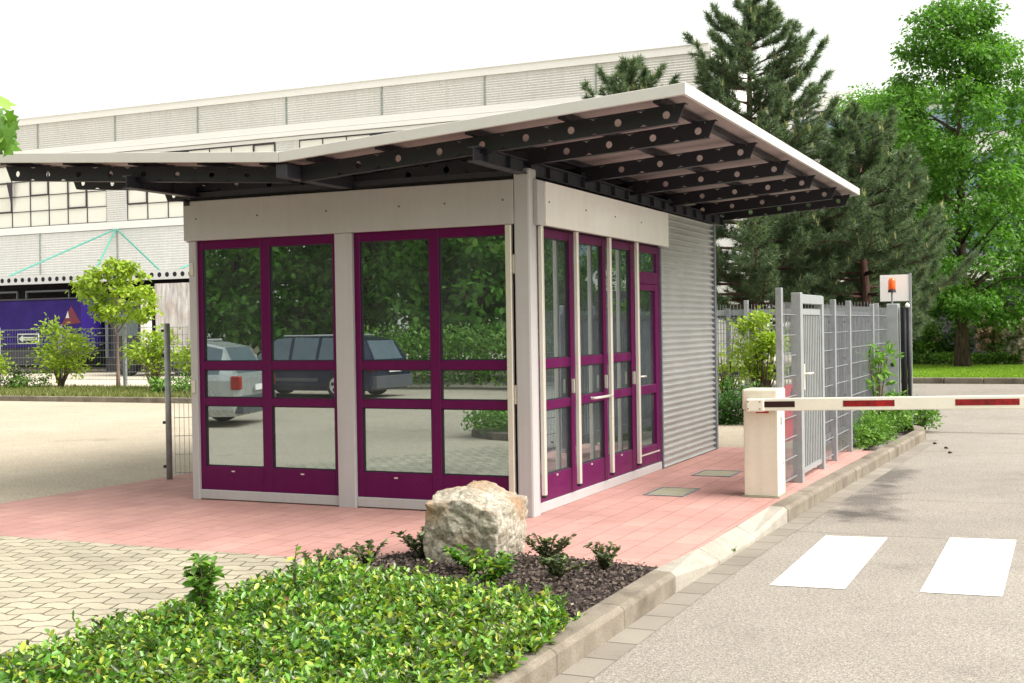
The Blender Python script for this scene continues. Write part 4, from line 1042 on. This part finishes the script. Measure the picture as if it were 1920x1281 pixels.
def pine(base, H_, rbase, seed, label, z0=1.2, group=None, dens=1.0, rt=.2, nl=20, azr=None, taper=.85, nlen=.175):
    rg = np.random.default_rng(seed); rd = random.Random(seed); B = Vector(base)
    t = empty('pine_tree', base, label, 'tree', group); segs = [([B+Vector((0, 0, -.1)), B+Vector((.1, 0, H_*.3)), B+Vector((-.05, .05, H_*.65)), B+Vector((0, 0, H_))], [rt, rt*.8, rt*.45, .015])]
    tufts = []; candles = []
    for w_ in range(nl):
        f = (w_+.2)/nl; z = z0+(H_-z0)*f; L = rbase*max(.06, (1-f)**taper)*rd.uniform(.85, 1.1)
        if f < .18: L *= .75+1.4*f
        nb = rd.randint(5, 7)
        for k in range(nb):
            a = (k+rd.random()*1.3)*6.283/nb+w_*.7; z = z0+(H_-z0)*(f+rd.uniform(-.45, .45)/nl); d = Vector((math.cos(a), math.sin(a), 0)); l_ = L*rd.uniform(.65, 1.12)
            s0 = B+Vector((0, 0, z)); up_ = .05+.45*f
            pts = [s0, s0+d*l_*.4+Vector((0, 0, l_*(up_*.3-.02))), s0+d*l_*.75+Vector((0, 0, l_*(up_*.6))), s0+d*l_+Vector((0, 0, l_*(up_+.22)))]
            segs.append((pts, [max(.012, rt*.28*(1-f)), .02, .014, .006]))
            nsub = int((7+l_*8.5)*dens)
            for j in range(nsub):
                g = .22+.78*(j+rd.random())/nsub; i0 = min(2, int(g*3)); gg = g*3-i0; p = pts[i0].lerp(pts[i0+1], gg)
                side = d.cross(Vector((0, 0, 1)))*rd.choice((-1, 1)); sl_ = l_*.34*(1.15-g)*rd.uniform(.4, 1)+.08
                dd = (side*rd.uniform(.4, 1)+d*.8+Vector((0, 0, rd.uniform(.1, .75)))).normalized(); e = p+dd*sl_
                if sl_ > .2: segs.append(([p, e], [.008, .004]))
                m_ = max(2, int(sl_/.13))
                for q in range(m_): tufts.append((p.lerp(e, (q+1)/m_), dd))
                if rd.random() < .05+.12*f: candles.append(e)
    for k in range(5): tufts.append((B+Vector((0, 0, H_-.1*k)), Vector((0, 0, 1)))); 
    candles += [B+Vector((0, 0, H_))]
    limb_mesh(segs, 'barkpine', t, n=6)
    T = np.array([x[0] for x in tufts]); DD = np.array([x[1] for x in tufts]); n = len(T); m_ = 34
    P_ = np.repeat(T, m_, 0)-np.repeat(DD, m_, 0)*rg.uniform(0, .12, (n*m_, 1)); D_ = norm(np.repeat(DD, m_, 0)*.75+rg.normal(size=(n*m_, 3))*.62+np.array([0, 0, .22]))
    S = norm(np.cross(D_, rg.normal(size=(n*m_, 3))))*.0080; tip = P_+D_*rg.uniform(.6, 1.1, (n*m_, 1))*nlen
    V_ = np.stack([P_-S, P_+S, tip], 1).reshape(-1, 3)
    if candles:
        K = []
        for c in candles:
            for j in range(3):
                h = rd.uniform(.10, .20); o_ = Vector((rd.uniform(-.05, .05), rd.uniform(-.05, .05), h)); w2 = .016
                for a3 in range(3):
                    a1 = a3*2.094; a2 = a1+2.094; K += [c+Vector((math.cos(a1)*w2, math.sin(a1)*w2, 0)), c+Vector((math.cos(a2)*w2, math.sin(a2)*w2, 0)), c+o_]
        KV = np.array(K); mi = np.concatenate([np.zeros(len(V_)//3, int), np.ones(len(KV)//3, int)]); V_ = np.concatenate([V_, KV])
        npmesh('crown', V_, 3, ['needle', 'candle'], t, mi=mi)
    else: npmesh('crown', V_, 3, 'needle', t)
    return t

pine((-2.15, 17.2, -.1), 8.65, 3.2, 11, 'tallest pine rising to the top of the photo behind the gatehouse roof', z0=1.7, nl=24, taper=.62, dens=1.15)
pine((-.05, 18.6, -.1), 6.1, 2.45, 12, 'broad shorter pine with pale shoots between the roof tip and the leafy tree', z0=1.3, nl=15, dens=1.1, taper=.42, rt=.16)
pine((-1.2, 21.5, -.1), 5.4, 3.1, 14, 'low wide pine filling the gap behind the spiked fence', z0=.9, nl=13, taper=.5, rt=.14)
pine((-4.6, 16.6, -.1), 7.5, 2.3, 13, 'pine whose upright shoots peep over the roof edge left of the tallest pine', z0=1.5, nl=16, taper=.5, rt=.15)

broadleaf('linden_tree', (.80, 34.7, -.05), 12.3, (4.2, 4.2, 1.75, 12.2), 21, 'tall bright green leafy tree standing on the lawn with a thick flared trunk', nclump=300, per=205, leaf=.155, trunk_r=.24, cs=.80, cone=.40, fe=1.25)
broadleaf('linden_tree', (4.6, 40.5, -.05), 10.8, (3.3, 3.2, 2.4, 10.7), 22, 'leafy tree at the right edge of the photo behind the lawn', nclump=130, per=250, leaf=.155, trunk_r=.2, cs=.95)
broadleaf('linden_tree', (-2.2, 40.5, -.05), 10.9, (2.6, 2.6, 3.2, 10.7), 23, 'green tree between the pines and the tall lawn tree', nclump=110, per=300, leaf=.15, trunk_r=.2, cs=1.0)

def bush(name, base, rx, ry, h, n, leaf, mat, label, seed, group=None, stems=7, cat='shrub', z0=.25, bark='bark', flowers=None, nclump=26, up=.4):
    rg = np.random.default_rng(seed); rd = random.Random(seed); t = empty(name, base, label, cat, group); B = Vector(base)
    CL = []; segs = []
    for i in range(nclump):
        a = rd.random()*6.283; f = rd.random(); q = rd.random()**.5; zz = h*(z0+(1-z0)*f)
        prof = math.sqrt(max(.05, 1-((f-.45)/.62)**2)); CL.append(B+Vector((rx*prof*q*math.cos(a), ry*prof*q*math.sin(a), zz)))
        if i < stems*3: segs.append(([B+Vector((rd.uniform(-.05, .05), rd.uniform(-.05, .05), -.03)), B.lerp(CL[-1], .5)+Vector((0, 0, .08*h)), CL[-1]], [.008+.006*h, .006+.004*h, .004]))
    limb_mesh(segs, bark, t, 'stems', 5)
    C_ = np.array(CL)[rg.integers(0, nclump, n)]; s_2 = .32*min(rx, ry)+.04
    P_ = C_+rg.normal(size=(n, 3))*s_2*np.array([.62, .62, .42]); P_[:, 2] = np.maximum(P_[:, 2], B.z+.03)
    D_ = (P_-C_)/s_2+rg.normal(size=(n, 3))*.6; D_[:, 2] += up*.5
    V_, F_ = leaf_geo(P_, D_, leaf*rg.uniform(.55, 1.2, n), rg, .55, .12, up=np.tile([0, 0, 1.], (n, 1)))
    npmesh('foliage', V_, 4, mat, t, F=F_)
    if flowers:
        k, fm = flowers; C2 = np.array(CL)[rg.integers(0, nclump, k)]+rg.normal(size=(k, 3))*s_2*.6; C2[:, 1] -= .15*ry
        m_ = 14; P_ = np.repeat(C2, m_, 0); D_ = rdir(rg, k*m_, .3); V_, F_ = leaf_geo(P_, D_, rg.uniform(.09, .16, k*m_), rg, .9, .1); npmesh('blossoms', V_, 4, fm, t, F=F_)
    return t
G = 'bushes behind the lawn'
bush('rhododendron', (-1.0, 38.6, 0), 1.0, .8, 1.45, 3600, .13, 'leaf_bush', 'round green rhododendron without flowers left of the lawn tree', 31, G)
bush('rhododendron', (.1, 39.0, 0), .7, .6, 1.2, 2200, .12, 'leaf_dark', 'low dark bush directly left of the lawn tree trunk', 32, G, flowers=(12, 'petal'))
bush('rhododendron', (1.65, 38.5, 0), .8, .8, 1.6, 3000, .12, 'leaf_bush', 'tall bush with salmon pink flowers right of the lawn tree trunk', 33, G, flowers=(90, 'petal'))
bush('rhododendron', (2.9, 36.9, 0), .75, .7, 1.5, 2600, .12, 'leaf_bush', 'bush covered in pale pink blossoms at the right edge', 34, G, flowers=(230, 'petal_w'))
bush('rhododendron', (-2.3, 38.6, 0), .9, .8, 1.8, 3000, .13, 'leaf_dark', 'dark bush behind the safety edge post', 35, G)
bush('rhododendron', (4.3, 38.6, 0), .9, .8, 1.6, 2600, .13, 'leaf_bush', 'green bush just beyond the pale pink one', 36, G, flowers=(40, 'petal'))
def hedge(name, x0, x1, y0, y1, z, h, n, leaf, mat, label, seed, cat='hedge'):
    rg = np.random.default_rng(seed); P_ = np.column_stack([rg.uniform(x0, x1, n), rg.uniform(y0, y1, n), z+h*rg.uniform(.02, 1, n)**.7*(1+.12*np.sin(rg.uniform(0, 6, n)))])
    V_, F_ = leaf_geo(P_, rdir(rg, n, .5), leaf*rg.uniform(.6, 1.2, n), rg, .55, .1); o = npmesh(name, V_, 4, mat, F=F_); return tag(o, label, cat)
hedge('low_hedge', -3, 8, 37.6, 38.2, -.05, .42, 9000, .12, 'leaf_bush', 'low clipped green hedge along the back of the lawn', 41)

# left side shrubs and sapling
sp = broadleaf('sapling', (-19.25, 16.5, .08), 3.5, (1.3, 1.0, 1.85, 3.45), 51, 'slim young maple with yellow-green crown beside a support stake', mat='leaf_yellow', bark='barkgrey', nclump=30, per=105, leaf=.145, trunk_r=.055, cs=.33)
0 and tag(MB().box(-19.02, -18.94, 16.56, 16.64, .08, 1.85).build('support_stake', 'galv'), 'thin pale stake standing right beside the young maple', 'stake')
G = 'yellow-green shrubs on the left verge'
bush('maple_shrub', (-21.1, 16.3, .08), .95, .7, 1.72, 1700, .125, 'leaf_yellow', 'yellow-green shrub on the verge just left of the young maple', 52, G, z0=.35, bark='barkgrey', nclump=24)
bush('maple_shrub', (-23.9, 16.2, .08), .85, .6, 1.45, 1400, .125, 'leaf_yellow', 'yellow-green shrub cut by the left edge of the photo', 53, G, z0=.3, bark='barkgrey', nclump=20)
bush('maple_shrub', (-17.3, 15.6, .08), .7, .6, 1.45, 1300, .12, 'leaf_yellow', 'yellow-green shrub before the white lorry fairing, left of the fence post', 54, G, z0=.3, bark='barkgrey', nclump=20)
bush('maple_shrub', (-15.5, 15.4, .08), .7, .6, 1.4, 1300, .12, 'leaf_yellow', 'yellow-green shrub seen through the near mesh fence', 55, G, z0=.25, bark='barkgrey', nclump=20)
G = 'low dark weeds on the left verge'
bush('low_shrub', (-22.7, 16.1, .08), .55, .4, .6, 260, .11, 'leaf_shade', 'small thin dark bush left of the verge shrub', 56, G, nclump=12)
bush('low_shrub', (-21.5, 15.7, .08), .5, .4, .42, 500, .09, 'leaf_bush', 'low dark green clump at the foot of the verge shrub', 57, G, nclump=12, z0=.05)
bush('low_shrub', (-15.4, 14.3, .08), .7, .4, .5, 700, .10, 'leaf_bush', 'low green clump behind the near mesh fence', 58, G, nclump=12, z0=.05)

# shrubs round the right-hand fence and at the pillar foot
bush('climbing_bush', (-.45, 10.6, 0), .42, .3, 1.72, 2600, .075, 'leaf_yellow', 'tall light green bush growing through the mesh above the barrier box', 61, z0=.4, nclump=34)
bush('slender_bush', (-1.15, 10.9, 0), .32, .3, 1.62, 460, .075, 'leaf_yellow', 'sparse slender bush against the mesh near the corrugated wall', 62, nclump=16)
bush('low_bush', (-.75, 9.9, 0), .62, .4, .62, 2600, .07, 'leaf_dark', 'low dark green bush at the foot of the fence left of the barrier box', 63, z0=.05)
G = 'green weeds at the pillar foot'
bush('weed_patch', (1.72, 7.1, 0), .22, .75, .36, 3000, .055, 'leaf_bush', 'dense fresh green weeds along the kerb end by the mesh fence', 64, G, z0=.02, nclump=34)
bush('weed_patch', (1.78, 8.7, 0), .24, .8, .50, 2600, .06, 'leaf_bush', 'taller weeds around the foot of the beacon pillar', 65, G, z0=.02, nclump=30)
bush('weed_patch', (2.0, 10.3, -.05), .3, .3, .34, 1300, .055, 'leaf_bush', 'small round weed tuft right of the black safety edges', 66, G, z0=.02, nclump=16)
bush('leafy_sprout', (1.72, 7.9, 0), .16, .5, 1.22, 170, .13, 'leaf_bush', 'tall thin sprout with pale leaves reaching in front of the pillar', 67, z0=.6, nclump=9, stems=3)

# near bed: cover plants, sprig, small shrubs
COV = [(1.80, -3.72), (1.55, -3.45), (1.15, -3.25), (.62, -2.85), (.15, -2.75), (-.22, -2.6), (-.36, -3.0), (-.42, -4.5), (-.5, -6.8), (1.84, -6.8)]
def cover():
    rg = np.random.default_rng(71); nst = 4700; S = scatter(COV, nst, rg)
    hh = np.array([.115+(.10*(noise.noise(Vector((x*1.7, y*1.7, 3)))+.4))+.09*noise.noise(Vector((x*6, y*6, 9))) for x, y in S]) 
    edge_ = np.clip((S[:, 1]+2.7)/-.7, .45, 1); hh *= edge_*np.clip(.45+(S[:, 0]+.4)/.5, .4, 1)*rg.uniform(.4, 1.35, nst); hh[::55] += rg.uniform(.04, .12, len(hh[::55]))
    k = 13; idx = np.repeat(np.arange(nst), k); n = len(idx); lay = np.tile(np.arange(k), nst)/k
    ang = np.tile(np.arange(k)*2.4, nst)+rg.uniform(0, 6.28, nst)[idx]; el = rg.uniform(-.1, .9, n)+lay*.35
    lean = rg.normal(size=(nst, 2))*.05
    z = hh[idx]*(.30+.70*lay)
    P_ = np.column_stack([S[idx, 0]+lean[idx, 0]*lay, S[idx, 1]+lean[idx, 1]*lay, z])
    D_ = np.column_stack([np.cos(ang)*np.cos(el), np.sin(ang)*np.cos(el), np.sin(el)])
    V_, F_ = leaf_geo(P_, D_, rg.uniform(.028, .058, n)*(1.1-.25*lay), rg, .52, .12, up=np.tile([0, 0, 1.], (n, 1)))
    tag(npmesh('ground_cover', V_, 4, 'leaf_cover', F=F_), 'dense glossy evergreen ground cover with yellow-green tips filling the near bed', 'ground cover', kind='stuff')
cover()
def plant(name, base, h, n, leaf, mat, label, seed, spread=.12, group=None, nst=6):
    rg = np.random.default_rng(seed); rd = random.Random(seed); B = Vector(base); t = empty(name, base, label, 'plant', group); segs = []; P_ = []; D_ = []
    for i in range(nst):
        a = rd.random()*6.283; e = B+Vector((math.cos(a)*spread*rd.uniform(.2, 1), math.sin(a)*spread*rd.uniform(.2, 1), h*rd.uniform(.55, 1))); m2 = B.lerp(e, .5)+Vector((0, 0, .1*h))
        segs.append(([B+Vector((rd.uniform(-.02, .02), rd.uniform(-.02, .02), -.01)), m2, e], [.005, .004, .002]))
        for k in range(n//nst):
            f = .05+.95*(k+rd.random())/(n//nst); p = B.lerp(m2, f*2) if f < .5 else m2.lerp(e, f*2-1); b2 = rd.random()*6.283
            P_.append(p); D_.append((math.cos(b2), math.sin(b2), rd.uniform(-.2, .9)))
    limb_mesh(segs, 'bark', t, 'stems', 5)
    V_, F_ = leaf_geo(np.array(P_), np.array(D_), leaf*rg.uniform(.6, 1.2, len(P_)), rg, .55, .12, up=np.tile([0, 0, 1.], (len(P_), 1)))
    npmesh('foliage', V_, 4, mat, t, F=F_); return t
plant('leafy_sprig', (.02, -4.35, .1), .38, 220, .075, 'leaf_bush', 'upright leafy sprig standing above the ground cover on the left', 81, .13, nst=11)
plant('leafy_sprig', (.16, -3.75, .1), .30, 26, .05, 'leaf_cover', 'thin stalk with a tiny yellow-green top right of the tall sprig', 82, .04, nst=2)
G = 'small shrubs planted in the mulch'
plant('small_shrub', (.96, -1.95, .01), .22, 380, .042, 'leaf_shade', 'dark leggy shrub in the mulch just right of the boulder', 83, .19, G, 12)
plant('small_shrub', (1.36, -1.95, .01), .18, 330, .042, 'leaf_shade', 'small round shrub near the corner of the mulch beside the kerb', 84, .16, G, 11)
plant('small_shrub', (1.18, -2.35, .01), .16, 330, .042, 'leaf_shade', 'low spreading shrub in the middle of the mulch', 85, .20, G, 11)
plant('small_shrub', (.60, -2.35, .01), .16, 360, .05, 'leaf_cover', 'green shrub with yellow tips directly before the boulder', 86, .22, G, 11)
plant('small_shrub', (.04, -2.0, .01), .20, 420, .042, 'leaf_shade', 'dull green shrub touching the left side of the boulder', 87, .22, G, 12)
plant('small_shrub', (-.16, -2.4, .01), .18, 260, .042, 'leaf_shade', 'thin shrub at the left corner of the mulch', 88, .20, G, 11)
plant('small_shrub', (-.26, -2.8, .01), .20, 260, .042, 'leaf_shade', 'thin dark shrub where the bed meets the grey paving', 89, .20, G, 11)
plant('small_shrub', (.85, -2.65, .01), .2, 300, .05, 'leaf_cover', 'yellow-tipped shrub between the mulch and the ground cover', 90, .22, G, 10)
plant('kerb_weed', (1.86, -.62, -.1), .06, 24, .03, 'leaf_cover', 'tiny weed growing between lowered kerb and gutter', 91, .04, nst=5)

# near maple, mostly outside the frame on the left
def near_maple():
    t = empty('maple_tree', (-2.6, -6.9, 0), 'maple whose leafy twig hangs into the upper left of the photo', 'tree'); rd = random.Random(5); rg = np.random.default_rng(5)
    tips = [Vector((-.53, -5.11, 2.64)), Vector((-.57, -5.12, 2.55)), Vector((-.60, -5.1, 2.70)), Vector((-.62, -5.12, 2.50))]
    segs = [([(-2.6, -6.9, -.1), (-2.6, -6.85, 1.6), (-2.5, -6.8, 3.4), (-2.4, -6.9, 4.6)], [.09, .07, .05, .01]), ([(-2.55, -6.83, 2.2), (-1.6, -6.0, 2.65), (-.95, -5.35, 2.66), (-.64, -5.12, 2.6)], [.03, .018, .009, .003])]
    for k in range(26):
        a = rd.random()*6.283; z = rd.uniform(2.5, 4.6); r_ = rd.uniform(.4, 1.0); e = Vector((-2.75+r_*math.cos(a), -7.1+r_*math.sin(a), z)); tips.append(e); segs.append(([(-2.52, -6.82, z-.6), e], [.02, .005]))
    limb_mesh(segs, 'bark', t)
    # lobed leaves
    lob = [(0, 0), (.10, .06), (.42, -.02), (.30, .22), (.62, .34), (.42, .46), (.34, .72), (.18, .62), (0, 1.0)]
    out_ = lob+[(-x, y) for x, y in reversed(lob[1:-1])]; b = MB()
    for i, c in enumerate(tips):
        for j in range(4 if i < 4 else 26):
            s = rd.uniform(.09, .14); p = c+Vector((rd.uniform(-.06, .02), rd.uniform(-.06, .06), rd.uniform(-.07, .07))) if i < 4 else c+Vector([rd.gauss(0, .22) for _ in range(3)])
            d = Vector((rd.uniform(-.2, .9), rd.uniform(-.6, .6), rd.uniform(-1.2, .1))).normalized(); q = Vector((rd.uniform(-.5, .9), -1, rd.uniform(-.2, .9))).normalized(); sx = d.cross(q).normalized(); u_ = sx.cross(d)
            b.add([p+sx*x*s+d*y*s+u_*(-abs(x)*.2*s) for x, y in out_], [tuple(range(len(out_)))])
    b.build('crown', 'leaf_bush', t)
near_maple()
MB().prism([(-2.6+1.5*math.cos(a*.5236), -7.3+1.15*math.sin(a*.5236)) for a in range(12)], -.02, .10).build('rear_bed_kerb', 'kerb_old')['kind'] = 'structure'
hedge('bed_cover', -3.9, -1.3, -8.2, -6.4, .08, .28, 9000, .06, 'leaf_bush', 'round bed of green cover plants mirrored low in the right front window', 42, 'ground cover')['kind'] = 'stuff'

# woodland behind the camera and to the right, seen in the glass
G = 'trees mirrored in the gatehouse glass'
hedge('rear_hedge', -14, 3, -20.2, -19.0, 0, 1.5, 16000, .13, 'leaf_bush', 'clipped hedge behind the car park mirrored in the front windows', 43)
src = [broadleaf('woodland_tree', (0, 0, 0), 12, (4.0, 4.0, 1.2, 11.8), 100+i, 'leafy woodland tree mirrored in the gatehouse glass', group=G, mat='leaf_tree', nclump=120, per=190, leaf=.26, trunk_r=.2, cs=1.25) for i in range(2)]
spots = [(-30, -20, 0), (-26, -26, 1), (-21, -24, 1), (-16.5, -25, 0), (-12, -24, 1), (-8, -26, 1), (-4, -24.5, 0), (0, -27, 1), (4, -30, 1), (-24, -33, 1), (-14, -33, 1), (-4, -34, 1), (-34, -28, 1), (-19, -38, 0), (-9, -40, 1),
         (9.5, 33, 0), (13, 30, 1), (10, 42, 0), (16, 38, 1), (14, 24, 0), (19, 30, 1), (18, 20, 0)]
for i, (x, y, k) in enumerate(spots):
    s0 = src[k]; rt_ = s0 if (i in (0, 1)) else s0.copy()
    if rt_ is not s0:
        col.objects.link(rt_)
        for c_ in list(s0.children):
            d_ = c_.copy(); col.objects.link(d_); d_.parent = rt_
    rt_.location = (x, y, -.05); rt_.rotation_euler = (0, 0, i*1.3); q = .8+.4*((i*7) % 5)/5
    if x > 5: q *= .62
    rt_.scale = (q, q, q)

# pebbles / dark droppings on the road by the kerb end
for i, (x, y) in enumerate(((2.62, 7.75), (2.72, 7.15), (2.42, 8.35), (3.95, 5.2))):
    b = MB(); a = .022; b.tube([(x-a, y, -.093), (x-a*.4, y+.01, -.086), (x+a*.5, y-.005, -.088), (x+a*1.4, y, -.094)], [.006, .015, .012, .004], 7)
    tag(b.build('clod', 'mulch', smooth=True), ('dark clod of earth on the pale road, the one between two others', 'dark clod on the road, nearest the barrier arm of the three by the kerb end', 'dark clod of earth tight against the rounded kerb end', 'lone dark speck of earth farther out on the road')[i], 'clod', 'dark clods lying on the road')
